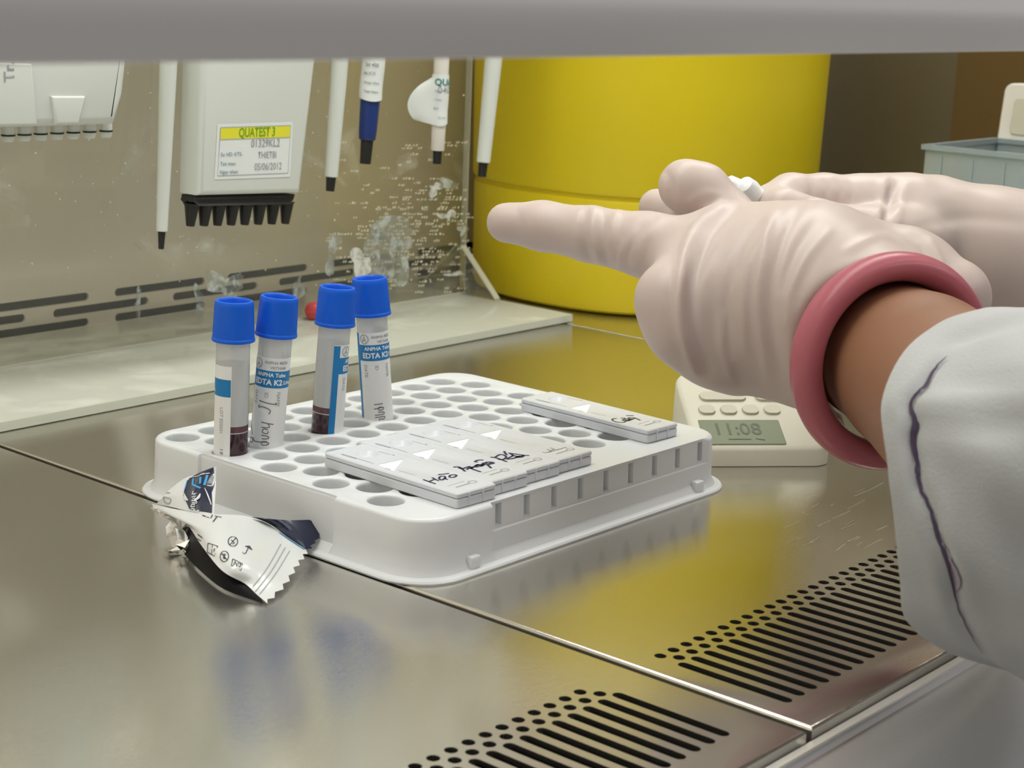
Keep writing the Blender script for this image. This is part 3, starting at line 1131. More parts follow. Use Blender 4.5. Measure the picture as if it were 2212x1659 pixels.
def pxm(px, x):  # pixel width at the hanging plane to metres (around photo column x)
    q = onY(x, 300, HY)
    return px * float((q - CAM) @ fwd) / FPX


def single(name, label, bot, top, parts, tail):
    a, quat, L = to_frame(bot, top)
    o = empty(name, a, label, 'pipette', 'single-channel pipettes on the stand')
    o.rotation_mode = 'QUATERNION'
    o.rotation_quaternion = quat
    per = L / math.hypot(bot[0] - top[0], bot[1] - top[1])
    for nm, material, prof in parts:
        lathe(nm, [(pxm(w, bot[0]) / 2, z * per) for w, z in prof], material, o, 36)
    z0, w0 = tail
    r0_ = pxm(w0, bot[0]) / 2
    zz = z0 * per
    zr = (0.262 - a.z)
    lathe('handle', [(r0_, zz + 0.0002), (r0_ * 1.15, zz + 0.02), (0.0098, zz + 0.045), (0.0100, zr + 0.012), (0.0108, zr + 0.03), (0.0108, zr + 0.058), (0.006, zr + 0.062)],
          'pipette_white', o, 36)
    bm = bmesh.new()
    box_bm(bm, (-0.006, 0.008, zr + 0.0085), (0.006, 0.046, zr + 0.0135), 0.0015)
    finish(bm, 'finger_hook', 'pipette_white', o)
    lathe('plunger', [(0.004, zr + 0.0625), (0.004, zr + 0.072), (0.007, zr + 0.0725), (0.007, zr + 0.08)], 'pipette_black', o, 24)
    return o


P1 = single('pipette', 'white slim pipette hanging lowest, left of the wide pipette with the yellow sticker', (348, 538), (363, 150),
            [('nozzle', 'pipette_black', [(10, 0), (12, 0.5), (17, 39)]), ('shaft', 'pipette_white', [(20, 39.1), (25, 40), (29, 150), (33, 260), (38, 390), (39, 430)])], (431, 38))
P3 = single('pipette', 'plain white pipette just right of the wide pipette with the yellow sticker', (713, 413), (733, 150),
            [('nozzle', 'pipette_black', [(17, 0), (18.5, 0.6), (22, 31)]), ('shaft', 'pipette_white', [(26, 31.2), (29, 32.5), (33, 150), (36, 265), (37, 330)])], (331, 36))
P4 = single('pipette', 'pipette with dark blue lower shaft and paper wrap above', (789, 354), (805, 150),
            [('nozzle', 'pipette_black', [(22, 0), (24, 0.8), (28, 52)]), ('blue_sleeve', 'pipette_blue', [(33, 52.2), (36, 54), (39, 70), (43, 139)]),
             ('shaft', 'pipette_white', [(40, 139.2), (44, 165), (47, 215), (48, 290)])], (291, 46))
P5 = single('pipette', 'cream pipette with a loose curling paper label', (944, 354), (953, 150),
            [('nozzle', 'pipette_black', [(17, 0), (18.5, 0.8), (20, 29)]), ('shaft', 'pipette_cream', [(27, 29.2), (29, 31), (31, 95), (33, 205), (34, 280)])], (281, 33))
P6 = single('pipette', 'white pipette at the right end of the stand, in front of the yellow bin', (1041, 382), (1064, 150),
            [('nozzle', 'pipette_black', [(17, 0), (18.5, 0.8), (20.5, 31)]), ('shaft', 'pipette_white', [(27, 31.2), (30, 32.5), (33, 130), (37, 235), (39, 300)])], (301, 38))


def paper_wrap(parent_o, bot, top, z0, z1, w, flap=None, texts=()):
    """Curled paper label around a pipette shaft."""
    a, quat, L = to_frame(bot, top)
    per = L / math.hypot(bot[0] - top[0], bot[1] - top[1])
    r = pxm(w, bot[0]) / 2
    view = math.atan2(a.y, a.x) + math.pi
    rows = []
    for i in range(15):
        t = i / 14
        z = (z0 + (z1 - z0) * t) * per
        row = []
        for k in range(25):
            s = k / 24
            ang = view + math.radians(-100 + 200 * s)
            rr = r * (1.0 + 0.03 * math.sin(9 * t + 3 * s))
            x, y = rr * math.cos(ang), rr * math.sin(ang)
            if flap and s < 0.35:
                f = (0.35 - s) / 0.35
                amp = flap * math.sin(math.pi * min(1, 0.15 + t * 0.95)) ** 0.7
                x += amp * f * math.cos(view - math.pi / 2)
                y += amp * f * math.sin(view - math.pi / 2)
                x += 0.35 * amp * f * f * math.cos(view)
                y += 0.35 * amp * f * f * math.sin(view)
            zz = z + (0.0012 * math.sin(5 * s + 2) if i == 0 else 0) * (1 if i == 0 else 0)
            row.append((x, y, zz))
        rows.append(row)
    lab = loft('paper_label', rows, 'sticker_paper', parent_o, False)
    fn = lambda u, v: ((r * 1.035 + 0.0002) * math.cos(view + u / r), (r * 1.035 + 0.0002) * math.sin(view + u / r), v)
    for s, sz, u, zt, m, b in texts:
        print_text('lettering', s, sz / 1000, fn, m, lab, at=(u / 1000, zt * per), bold=b, maxlen=0.002)
    return lab


paper_wrap(P4, (789, 354), (805, 150), 141, 270, 50, None,
           [('Sd 405', 2.6, -0.4, 214, 'grey_ink', 0.02), ('Ma KTS', 1.9, -1.5, 196, 'grey_ink', 0.02), ('Ngay nhan', 1.9, 0.0, 176, 'grey_ink', 0.02), ('Tem kiem', 1.9, 0.0, 157, 'grey_ink', 0.02)])
paper_wrap(P5, (944, 354), (953, 150), 88, 194, 37, 0.013,
           [('QUA', 5.0, 2.2, 177, 'teal_ink', 0.02), ('040', 5.0, 2.4, 160, 'grey_ink', 0.0), ('So HD', 2.0, -2.6, 158, 'bluegrey_ink', 0.0), ('Ten mau', 2.0, -2.6, 140, 'bluegrey_ink', 0.0),
            ('Ngay', 2.0, -2.4, 122, 'bluegrey_ink', 0.0), ('ky ten', 1.8, 1.6, 102, 'grey_ink', 0.0)])


def front_poly(pix, y):
    return [(float(onY(px, py, y)[0]), float(onY(px, py, y)[2])) for px, py in pix]


def slab(name, pts, y0, y1, material, parent, bevel):
    """Extruded front outline (x, z) between depths y0 and y1 with bevelled rims."""
    a = sum(pts[i - 1][0] * pts[i][1] - pts[i][0] * pts[i - 1][1] for i in range(len(pts)))
    if a < 0:
        pts = pts[::-1]
    rows = []
    for k in range(5):
        q = math.pi / 2 * k / 4
        rows.append([(x, y0 + bevel * (1 - math.sin(q)), z) for x, z in offset_loop(pts, -bevel * (1 - math.cos(q)) if k else 0)] if False else
                    [(x, y0 + bevel * (1 - math.sin(q)), z) for x, z in offset_loop(pts, -bevel + bevel * math.cos(q))])
    rows = rows[::-1]
    rows.append([(x, y1, z) for x, z in pts])
    return loft(name, rows, material, parent, True, (True, True), 30)


# wide pipette with the yellow sticker
YF = 0.646
mcb = empty('multichannel_pipette', tuple(onY(520, 490, HY)), 'wide grey-white eight-channel pipette with black nozzles and a yellow-topped sticker', 'pipette')
mcb_inv = Matrix.Translation(-Vector(mcb.location))
MB_ = []
body_pix = [(430, 423), (650, 417), (683, 135), (691, 60), (442, 66), (437, 140)]
YB = 0.652
bp = front_poly(body_pix, YB)
MB_.append(slab('body', bp, YB, YB + 0.0145, 'pipette_white', mcb, 0.0028))
MB_.append(slab('black_foot', front_poly([(424, 424), (641, 420), (637, 433), (628, 443), (430, 447), (421, 437)], YB + 0.0032), YB + 0.0032, YB + 0.0140, 'pipette_black', mcb, 0.002))
nzx = np.linspace(412, 617, 8)
for k, nx in enumerate(nzx):
    q = onY(nx + 2.5, 440 - k * 0.7, HY)
    q2 = onY(nx - 1.0, 489 - k * 0.75, HY)
    ax = Vector(q) - Vector(q2)
    n_ = lathe('nozzle', [(0.0018, 0), (0.0021, 0.0003), (0.0036, ax.length * 0.93), (0.0040, ax.length * 0.95), (0.0042, ax.length)], 'pipette_black', mcb, 24)
    n_.rotation_mode = 'QUATERNION'
    n_.rotation_quaternion = Vector((0, 0, 1)).rotation_difference(ax.normalized())
    n_.location = Vector(q2) - Vector(mcb.location)
hx, hz0 = float(onY(545, 100, HY)[0]), float(onY(545, 60, YF)[2])
MB_.append(slab('grip', [(hx - 0.014, hz0 - 0.004), (hx + 0.014, hz0 - 0.004), (hx + 0.016, 0.30), (hx - 0.016, 0.30)], YF + 0.002, YF + 0.028, 'pipette_white', mcb, 0.006))
MB_.append(box('finger_hook', (hx - 0.008, YF + 0.02, 0.2705), (hx + 0.008, 0.712, 0.2765), 'pipette_white', mcb, 0.0015))
yS = YB - 0.0002
stp = [(470, 268), (633, 263), (627, 382), (463, 388)]
sq = [onY(*p, yS) for p in stp]


def st_fn(u, v, lift=0.0):
    """u right 0..1, v down 0..1 on the sticker."""
    a = sq[0] * (1 - u) * (1 - v) + sq[1] * u * (1 - v) + sq[2] * u * v + sq[3] * (1 - u) * v
    return (a[0], a[1] - lift, a[2])


def st_rect(name, u0, v0, u1, v1, m, lift, parent):
    vs_ = [st_fn(u0, v0, lift), st_fn(u1, v0, lift), st_fn(u1, v1, lift), st_fn(u0, v1, lift)]
    o = pydata(name, vs_, [(0, 3, 2, 1)], m, parent, weld=0, recalc=False)
    return o


sticker = st_rect('sticker', 0, 0, 1, 1, 'sticker_paper', 0, mcb)
MB_.append(sticker)
stk = [st_rect('sticker_header', 0.045, 0.07, 0.965, 0.275, 'sticker_yellow', 0.0001, sticker)]
fr = [(0.04, 0.065), (0.97, 0.065), (0.965, 0.93), (0.035, 0.935)]
fr3 = [Vector(st_fn(*p, 0.00015)) for p in fr + fr[:1]]
stk.append(ribbon('sticker_frame', [(fr3, (0, -1, 0), 0.00035), ([Vector(st_fn(0.04, 0.28, 0.00015)), Vector(st_fn(0.97, 0.28, 0.00015))], (0, -1, 0), 0.0003)], 'grey_ink', sticker))
wS = (Vector(sq[1]) - Vector(sq[0])).length * 1000
hS = (Vector(sq[3]) - Vector(sq[0])).length * 1000
sfn = lambda u, v: st_fn(u / wS, -v / hS, 0.0002)
for s, sz, u, v, m, b, sx, al in (('QUATEST 3', 6.2, 0.52, 0.175, 'sticker_green', 0.02, 0.74, 'CENTER'), ('01329KL2', 5.4, 0.64, 0.375, 'grey_ink', 0.006, 0.84, 'CENTER'),
                                  ('THIETBI', 4.6, 0.67, 0.59, 'grey_ink', 0.0, 0.76, 'CENTER'), ('05/06/2012', 4.9, 0.69, 0.80, 'grey_ink', 0.0, 0.80, 'CENTER'),
                                  ('So HD: KTS-', 2.6, 0.06, 0.555, 'bluegrey_ink', 0.01, 1.0, 'LEFT'), ('Ten mau:', 2.6, 0.06, 0.72, 'bluegrey_ink', 0.01, 1.0, 'LEFT'),
                                  ('Ngay nhan:', 2.6, 0.06, 0.87, 'bluegrey_ink', 0.01, 1.0, 'LEFT')):
    stk.append(print_text('lettering', s, sz, sfn, m, sticker, b, al, at=(u * wS, -v * hS), sx=sx))
for o in MB_ + stk:
    if o.parent is mcb:
        o.matrix_parent_inverse = mcb_inv
# sub-parts keep world coordinates of the sticker, whose own frame is already world-aligned
# wide pipette at the left border
mca = empty('multichannel_pipette', tuple(onY(120, 300, HY)), 'wide white multichannel pipette with ringed white nozzles at the left edge', 'pipette')
mca_inv = Matrix.Translation(-Vector(mca.location))
MA_ = []
MA_.append(slab('body', front_poly([(-38, 278), (246, 270), (252, 266), (270, 205), (277, 140), (284, 60), (-38, 66)], YF), YF, YF + 0.030, 'pipette_white', mca, 0.004))
MA_.append(slab('step_panel', front_poly([(-10, 135), (70, 138), (82, 270), (-10, 272)], YF - 0.002), YF - 0.002, YF + 0.004, 'pipette_white', mca, 0.001))
MA_.append(slab('step_panel', front_poly([(112, 208), (186, 208), (172, 268), (122, 269)], YF - 0.0016), YF - 0.0016, YF + 0.004, 'pipette_white', mca, 0.0012))
for k, nx in enumerate([-18] + list(np.linspace(18, 229, 7))):
    yb = 301 - 0.045 * nx
    q2, q = onY(nx, yb + 6, HY), onY(nx + 1, yb - 28, HY)
    L = (Vector(q) - Vector(q2)).length
    n_ = lathe('nozzle', [(0.0020, 0), (0.0025, 0.0006), (0.0028, L * 0.35), (0.0029, L)], 'pipette_white', mca, 24)
    n_.location = Vector(q2) - Vector(mca.location)
    rg = lathe('ring', [(0.00285, L * 0.36), (0.0031, L * 0.37), (0.0031, L * 0.46), (0.00285, L * 0.47)], 'pipette_black', n_, 24, False)
hx = float(onY(120, 100, HY)[0])
MA_.append(slab('grip', [(hx - 0.014, hz0 - 0.004), (hx + 0.014, hz0 - 0.004), (hx + 0.016, 0.30), (hx - 0.016, 0.30)], YF + 0.002, YF + 0.028, 'pipette_white', mca, 0.006))
MA_.append(box('finger_hook', (hx - 0.008, YF + 0.02, 0.2705), (hx + 0.008, 0.712, 0.2765), 'pipette_white', mca, 0.0015))
q = onY(21, 150, YF - 0.0022)
MA_.append(print_text('lettering', 'Tr.', 0.0072, lambda u, v: (q[0] + u, YF - 0.0022, q[2] + v), 'grey_ink', mca, 0.01, at=(0, -0.0008), rot=math.pi / 2))
for o in MA_:
    o.matrix_parent_inverse = mca_inv

# ------------------------------------------------------------------ yellow bin
BC = (0.941, 0.686)
bin_o = empty('waste_bin', (BC[0], BC[1], 0), 'large yellow plastic waste bin with rounded sides behind the hand', 'bin')


def superell(a, b, z, n=96, e=2.45):
    out = []
    for k in range(n):
        t = 2 * math.pi * k / n
        c, s = math.cos(t), math.sin(t)
        out.append((a * math.copysign(abs(c) ** (2 / e), c), b * math.copysign(abs(s) ** (2 / e), s), z))
    return out


BA, BB = 0.1135, 0.102
lv = [(-0.012, 0.0005), (-0.006, 0.0008), (-0.002, 0.003), (0.0, 0.008), (0.0004, 0.045), (0.0008, 0.0700), (0.0004, 0.0710), (-0.0008, 0.0720), (-0.0008, 0.0737), (0.0012, 0.0747), (0.0018, 0.0765),
      (0.003, 0.14), (0.005, 0.235), (0.0085, 0.238), (0.0085, 0.246), (0.005, 0.248)]
loft('bucket', [superell(BA + d, BB + d, z) for d, z in lv], 'bin_yellow', bin_o, True, (True, False), 28)
loft('lid', [superell(BA + d, BB + d, z) for d, z in ((0.010, 0.2455), (0.0105, 0.256), (0.006, 0.262), (-0.03, 0.268), (-0.09, 0.269))], 'bin_yellow', bin_o, True, (True, True), 28)

# ------------------------------------------------------------------ timer
tb0, tb1 = Vector(G(1519, 1005, 0.0008)), Vector(G(1726, 1004, 0.0008))
ex = (tb1 - tb0).normalized()
ey = Vector((-ex.y, ex.x, 0))
timer = empty('digital_timer', (tb0.x, tb0.y, 0.0002), 'cream digital timer with green display and oval keys under the hand', 'timer')
timer.rotation_euler = (0, 0, math.atan2(ex.y, ex.x))
TWd = 0.062
tilt = math.radians(27)
zf, dp = 0.0062, 0.052


def timer_ring(ins, lift):
    pts = round_rect(-0.004 + ins, 0 + ins, TWd - 0.004 - ins, dp - ins, 0.009 - ins * 0.6, 6)
    return [(x, y * (math.cos(tilt) if lift else 0.93), (zf + y * math.sin(tilt) + lift) if lift else 0.0) for x, y in pts]


loft('body', [timer_ring(0, 0), timer_ring(0, 0.0004), timer_ring(0.0006, 0.0013), timer_ring(0.0022, 0.0019)], 'timer_cream', timer, True, (True, True), 45)


def face(u, v, lift=0.0021):
    return (u, v * math.cos(tilt) - lift * math.sin(tilt), zf + v * math.sin(tilt) + lift * math.cos(tilt))


def face_poly(name, pts, m, h0, h1, parent):
    return loft(name, [[face(u, v, h0) for u, v in pts], [face(u, v, h1) for u, v in offset_loop(pts, -0.0003)]], m, parent, True, (False, True), 30)


lcd = face_poly('display', round_rect(0.0008, 0.0030, 0.0372, 0.0190, 0.0006, 2), 'lcd_green', 0.0019, 0.0021, timer)
print_text('digits', '11:08', 0.0105, lambda u, v: face(u, v, 0.00225), 'lcd_digit', lcd, 0.005, at=(0.0170, 0.0124), sx=0.95)
ribbon('display_line', [([Vector(face(u, 0.0062, 0.0023)) for u in (0.012, 0.022)], (0, -math.sin(tilt), math.cos(tilt)), 0.0004),
                        ([Vector(face(u, v, 0.0023)) for u, v in ((0.024, 0.0066), (0.028, 0.0056))], (0, -math.sin(tilt), math.cos(tilt)), 0.0004)], 'lcd_digit', lcd)
for k in range(4):
    u = 0.0062 + 0.0099 * k
    face_poly('key', round_rect(u - 0.0039, 0.0225, u + 0.0039, 0.0286, 0.0028, 5), 'timer_key', 0.0017, 0.0027, timer)
face_poly('key', round_rect(0.0045, 0.0315, 0.026, 0.0375, 0.0028, 5), 'timer_key', 0.0017, 0.0027, timer)
face_poly('key', round_rect(0.030, 0.0315, 0.050, 0.0375, 0.0028, 5), 'timer_key', 0.0017, 0.0027, timer)

# ------------------------------------------------------------------ tip box with open lid, far right
tq = Vector(G(2000, 312, 0.110))
tipbox = empty('tip_box', (tq.x, tq.y, 0.0002), 'translucent bluish pipette tip box with open white lid at the right edge', 'box')
TX, TY, TH = 0.098, 0.125, 0.1068
bm = bmesh.new()
box_bm(bm, (0.004, -TY + 0.004, 0.0), (TX - 0.004, -0.004, 0.002))
finish(bm, 'floor_plate', 'tip_box_plastic', tipbox)
for nm, lo, hi in (('side_sheet', (0, -TY, 0), (0.0018, 0, TH)), ('side_sheet', (TX - 0.0018, -TY, 0), (TX, 0, TH)), ('side_sheet', (0.0019, -0.0018, 0), (TX - 0.0019, 0, TH)),
                   ('side_sheet', (0.0019, -TY, 0), (TX - 0.0019, -TY + 0.0018, TH))):
    bm = bmesh.new()
    box_bm(bm, lo, hi, 0.0004)
    finish(bm, nm, 'tip_box_plastic', tipbox)
for k in range(6):
    bm = bmesh.new()
    box_bm(bm, (-0.0008, -0.012 - k * 0.021, 0.004), (-0.0001, -0.0105 - k * 0.021, TH - 0.003), 0.0002)
    finish(bm, 'rib', 'tip_box_plastic', tipbox)
bm = bmesh.new()
for lo, hi in (((-0.002, -TY - 0.002, TH), (0.003, 0.002, TH + 0.003)), ((TX - 0.003, -TY - 0.002, TH), (TX + 0.002, 0.002, TH + 0.003)),
               ((0.003, -0.003, TH), (TX - 0.003, 0.002, TH + 0.003)), ((0.003, -TY - 0.002, TH), (TX - 0.003, -TY + 0.003, TH + 0.003))):
    box_bm(bm, lo, hi)
finish(bm, 'rim', 'tip_box_plastic', tipbox)
bm = bmesh.new()
box_bm(bm, (0.006, -TY + 0.006, TH - 0.014), (TX - 0.006, -0.006, TH - 0.012), 0.001)
finish(bm, 'tip_tray', 'pipette_black', tipbox)
lidp = round_rect(-TY * 0.98, TH - 0.004, 0.0005, TH + 0.039, 0.006, 5)
loft('lid', [[(TX + 0.0022 + dx + (z - TH) * 0.12, y, z) for y, z in offset_loop(lidp, -d)] for dx, d in ((-0.0, 0.001), (0.001, 0.0), (0.011, 0.0), (0.012, 0.001))], 'pipette_cream', tipbox, True, (True, True), 30)
lidq = round_rect(-TY * 0.9, TH + 0.006, -0.008, TH + 0.030, 0.003, 3)
loft('lid_panel', [[(TX + 0.0022 - 0.0006 + (z - TH) * 0.12, y, z) for y, z in lidq], [(TX + 0.0022 - 0.001 + (z - TH) * 0.12, y, z) for y, z in offset_loop(lidq, -0.0004)]], 'timer_cream', tipbox, True, (False, True), 30)

# ------------------------------------------------------------------ small red cap on the stand's base
rq = G(678, 690, 0.0047)
rc = empty('red_cap', (rq[0], rq[1] - 0.0, 0.0048), 'small round red cap half hidden behind the third tube', 'cap')
lathe('shell', [(0.0022, 0), (0.0038, 0.0010), (0.0049, 0.0026), (0.0053, 0.0050), (0.0048, 0.0074), (0.0034, 0.0093), (0.0012, 0.0102)], 'red_cap', rc, 32)
lathe('foot_ring', [(0.0053, 0.0044), (0.0056, 0.0049), (0.0053, 0.0054)], 'red_cap', rc, 32, False)


# ------------------------------------------------------------------ torn foil pouch in front of the rack
pouch = empty('foil_pouch', tuple(G(500, 1200, 0.0)), 'torn white and navy foil sachet lying on the steel before the rack', 'sachet')
pinv = Matrix.Translation(-Vector(pouch.location))
PO = []


def sheet(name, grid, material, k=5, thick=0.00018, label=None, crumple=0.0, seed=1, teeth=None):
    """grid: rows of (px, py, z in mm) control points -> smooth thin sheet."""
    g = [[np.array(G(a, b, z / 1000)) for a, b, z in row] for row in grid]
    rows = [dense(r, k) for r in g]
    cols = list(zip(*rows))
    cols = [dense(c, k) for c in cols]
    rows = [list(r) for r in zip(*cols)]
    rr = np.random.default_rng(seed)
    nr, nc = len(rows), len(rows[0])
    if teeth:
        for i in range(nr):
            d = rows[i][-1] - rows[i][-2]
            d = d / (np.linalg.norm(d) + 1e-9)
            rows[i][-1] = rows[i][-1] + d * (teeth if i % 2 else -teeth * 0.2)
    if crumple:
        for i in range(nr):
            for j in range(nc):
                rows[i][j] = rows[i][j] + rr.normal(0, crumple, 3)
                rows[i][j][2] = max(rows[i][j][2], 0.0004)
    vs_ = [tuple(p) for r in rows for p in r]
    fs = [(i * nc + j, i * nc + j + 1, (i + 1) * nc + j + 1, (i + 1) * nc + j) for i in range(nr - 1) for j in range(nc - 1)]
    o = pydata(name, vs_, fs, material, pouch, 50 if not crumple else 25, label, 0, True)
    sm = o.modifiers.new('thickness', 'SOLIDIFY')
    sm.thickness = thick
    sm.offset = 0
    o.matrix_parent_inverse = pinv
    PO.append(o)
    return o


front = sheet('front_panel', [
    [(333, 1090, 9.5), (395, 1103, 12), (460, 1111, 14), (530, 1115, 13.5), (590, 1137, 9.5), (630, 1165, 6), (662, 1189, 3.5)],
    [(345, 1102, 9), (410, 1130, 12), (475, 1150, 13.5), (530, 1165, 12), (580, 1190, 8), (612, 1206, 5), (640, 1218, 3)],
    [(350, 1106, 8.5), (412, 1136, 11), (462, 1182, 11.5), (512, 1218, 9.5), (560, 1243, 5.5), (588, 1255, 3.5), (612, 1262, 2)],
    [(358, 1112, 7.5), (402, 1131, 9.5), (438, 1182, 9.5), (480, 1233, 7.5), (528, 1260, 4), (552, 1282, 2), (573, 1300, 0.9)]], 'pouch_white', 5, teeth=0.0013)
flap = sheet('upper_flap', [
    [(362, 1062, 15), (395, 1036, 19), (430, 1022, 22), (467, 1008, 25)],
    [(350, 1076, 13), (390, 1062, 16.5), (428, 1058, 18.5), (466, 1052, 19)],
    [(338, 1088, 10.2), (395, 1101, 12.3), (430, 1108, 13.4), (462, 1112, 14)]], 'pouch_white', 5)
back = sheet('rear_panel', [
    [(545, 1117, 13.5), (585, 1121, 13), (625, 1124, 11.5), (668, 1123, 10.5)],
    [(575, 1128, 11), (610, 1138, 10), (645, 1147, 8.5), (694, 1146, 7)],
    [(600, 1143, 9), (625, 1157, 7.5), (650, 1172, 5.5), (680, 1168, 5)],
    [(628, 1165, 6), (642, 1174, 5), (655, 1183, 4), (664, 1187, 3.3)]], 'pouch_navy', 4, teeth=0.0014, label='navy back of the sachet')
under = sheet('under_layer', [
    [(404, 1132, 9.0), (445, 1180, 9.4), (500, 1225, 7.0), (575, 1262, 3.0)],
    [(398, 1160, 5.0), (438, 1208, 5.0), (488, 1252, 3.8), (566, 1290, 1.4)],
    [(394, 1192, 0.8), (432, 1232, 0.8), (486, 1274, 0.7), (568, 1303, 0.5)]], 'pouch_inside_shade', 4, label='black inside of the sachet')  # inner layer, its black also holds shade and dark reflection under the panel
foil = sheet('torn_edge', [
    [(362, 1116, 7), (378, 1120, 8), (392, 1126, 8.6), (404, 1134, 9.2)],
    [(364, 1140, 6), (380, 1150, 7), (392, 1156, 7), (404, 1160, 6)],
    [(376, 1165, 4), (388, 1172, 4.5), (400, 1180, 3.5), (410, 1188, 2)],
    [(370, 1188, 1.5), (386, 1192, 1.5), (398, 1195, 1.0), (408, 1196, 0.8)]], 'pouch_foil', 3, crumple=0.0014, label='crumpled silver tear')
foil2 = sheet('torn_corner', [
    [(333, 1091, 9), (350, 1103, 8.6), (368, 1114, 7.2)],
    [(328, 1096, 8), (344, 1108, 7.4), (360, 1118, 6.4)],
    [(332, 1103, 6.8), (348, 1112, 6.2), (372, 1122, 5.6)]], 'pouch_foil', 3, crumple=0.0004)
bpy.context.view_layer.update()
bf = bvh_of([front])
bfl = bvh_of([flap])


def keep_world(o, par):
    """Parent a mesh written in world coordinates under a part."""
    if o is None:
        return
    o.parent = par
    bpy.context.view_layer.update()
    o.matrix_parent_inverse = par.matrix_world.inverted()


Z4 = lambda pts: [(300 + x / 4.365, 960 + y / 4.365) for x, y in pts]      # crop coordinates of the sachet
Z12 = lambda pts: [(320 + x / 12.29, 1000 + y / 12.29) for x, y in pts]


def navy_patch():
    bm = bmesh.new()
    poly = Z12([(1130, 385), (1400, 250), (1760, 95), (1775, 300), (1790, 560), (1700, 800), (1720, 1100), (1715, 1370), (1400, 1320), (1100, 1260), (1010, 1060), (925, 870), (980, 640), (1040, 480)])
    a = np.array(poly)
    cen = a.mean(0)
    rows = []
    for s in (0.02, 0.35, 0.7, 0.985):
        row = []
        for p in a:
            w = cen + (p - cen) * s
            h, n = drape(bfl, w[0], w[1], 0.00032)
            while h is None:
                s2 = s * 0.97
                s = s2
                w = cen + (p - cen) * s
                h, n = drape(bfl, w[0], w[1], 0.00032)
                if s < 0.01:
                    break
            row.append(tuple(h))
        rows.append(row)
    o = loft('navy_print', rows, 'pouch_navy', None, True, (True, False), 60)
    return o


npch = navy_patch()
keep_world(npch, flap)
L5 = 0.00052
fl_strokes = [(Z12([(1215, 440), (1195, 600), (1400, 700)]), 0.0008), (Z12([(1400, 400), (1385, 580)]), 0.0008), (Z12([(1580, 340), (1490, 620)]), 0.0009), (Z12([(1060, 480), (985, 740)]), 0.0005)]
keep_world(draped_strokes('logo_lines', bfl, fl_strokes, 'pouch_lightblue', None, L5, smooth=False), flap)
keep_world(draped_strokes('logo_wings', bfl, [(Z12([(975, 830), (1020, 960), (1085, 1010)]), [0.0003, 0.0011, 0.0003]), (Z12([(1390, 840), (1330, 960), (1240, 1010)]), [0.0003, 0.0014, 0.0004]),
                                              (Z12([(1500, 690), (1590, 900), (1680, 1140)]), [0.0002, 0.0005, 0.0003]), (Z12([(1740, 310), (1765, 400), (1700, 620), (1560, 620)]), [0.0005, 0.0005, 0.0003, 0.0003]),
                                              (Z12([(1130, 410), (1350, 370), (1450, 320), (1650, 290)]), [0.0004, 0.0003, 0.0005, 0.0003])], 'pouch_white', None, L5), flap)
# vertical lettering on the navy print
vfn_o = np.array(Z12([(1225, 1000)])[0])
let = [[(1215, 770), (1190, 850), (1300, 830), (1220, 880)], [(1180, 930), (1290, 900), (1200, 980), (1300, 970)], [(1170, 1020), (1300, 1040), (1320, 1090), (1180, 1080)],
       [(1170, 1130), (1250, 1120), (1260, 1180), (1160, 1180), (1170, 1130)], [(1150, 1260), (1180, 1225), (1240, 1240), (1255, 1290)], [(1320, 1285), (1370, 1290)]]
keep_world(draped_strokes('lettering', bfl, [(Z12(s), 0.00045) for s in let], 'pouch_white', None, L5, smooth=False), flap)
keep_world(draped_strokes('lettering', bfl, [(Z12([(410, 910), (500, 925), (600, 960), (610, 1030), (545, 1085), (450, 1030), (410, 910)]), 0.00045), (Z12([(460, 805), (590, 800)]), 0.00045)], 'grey_ink', None, 0.0003), flap)
ic = []
W_ = 0.00032
circ = lambda cx, cy, rx, ry: [(cx + rx * math.cos(q), cy + ry * math.sin(q)) for q in np.linspace(0, 2 * math.pi, 15)]
ic += [(Z4(circ(886, 920, 44, 46)), W_), (Z4([(855, 955), (915, 885)]), W_), (Z4([(870, 905), (900, 935), (880, 945)]), W_)]
ic += [(Z4([(655, 935), (650, 1020), (718, 1055), (745, 965), (655, 935)]), W_), (Z4([(698, 950), (690, 1040)]), W_), (Z4([(718, 985), (712, 1010)]), W_ * 1.4)]
ic += [(Z4(circ(808, 1060, 38, 50)), W_), (Z4([(795, 1040), (815, 1040), (800, 1075), (822, 1080)]), W_ * 1.6), (Z4([(780, 1030), (832, 1092)]), W_)]
ic += [(Z4([(885, 1085), (975, 1130), (962, 1190), (875, 1145), (885, 1085)]), W_), (Z4([(895, 1140), (905, 1105), (925, 1155), (935, 1120)]), W_ * 1.3), (Z4([(945, 1125), (960, 1135), (950, 1160), (938, 1150)]), W_ * 1.3)]
ic += [(Z4([(1000, 965), (1035, 968), (1065, 1000)]), [0.0003, 0.0016, 0.0003]), (Z4([(1030, 980), (1005, 1030), (985, 1035), (975, 1020)]), W_)]
ic += [(Z4([(560, 850), (605, 885), (590, 915), (555, 890)]), W_), (Z4([(640, 690), (680, 700), (695, 670), (690, 650)]), W_ * 1.4), (Z4([(735, 690), (700, 735)]), W_ * 1.4), (Z4([(715, 680), (780, 692)]), W_ * 1.4), (Z4([(600, 672), (632, 685)]), W_ * 1.4)]
keep_world(draped_strokes('pictograms', bf, ic, 'black_ink', None, 0.0003, smooth=False), front)
cr_ = []
for s in (0, 1, 2):
    o1 = s * 42
    cr_.append((Z4([(1335 + o1, 945 + o1 * 0.75), (1200 + o1, 1180 + o1 * 0.55), (1055 + o1, 1370 + o1 * 0.55)]), 0.00035))
keep_world(draped_strokes('crimp_line', bf, cr_, 'grey_ink', None, 0.00028), front)
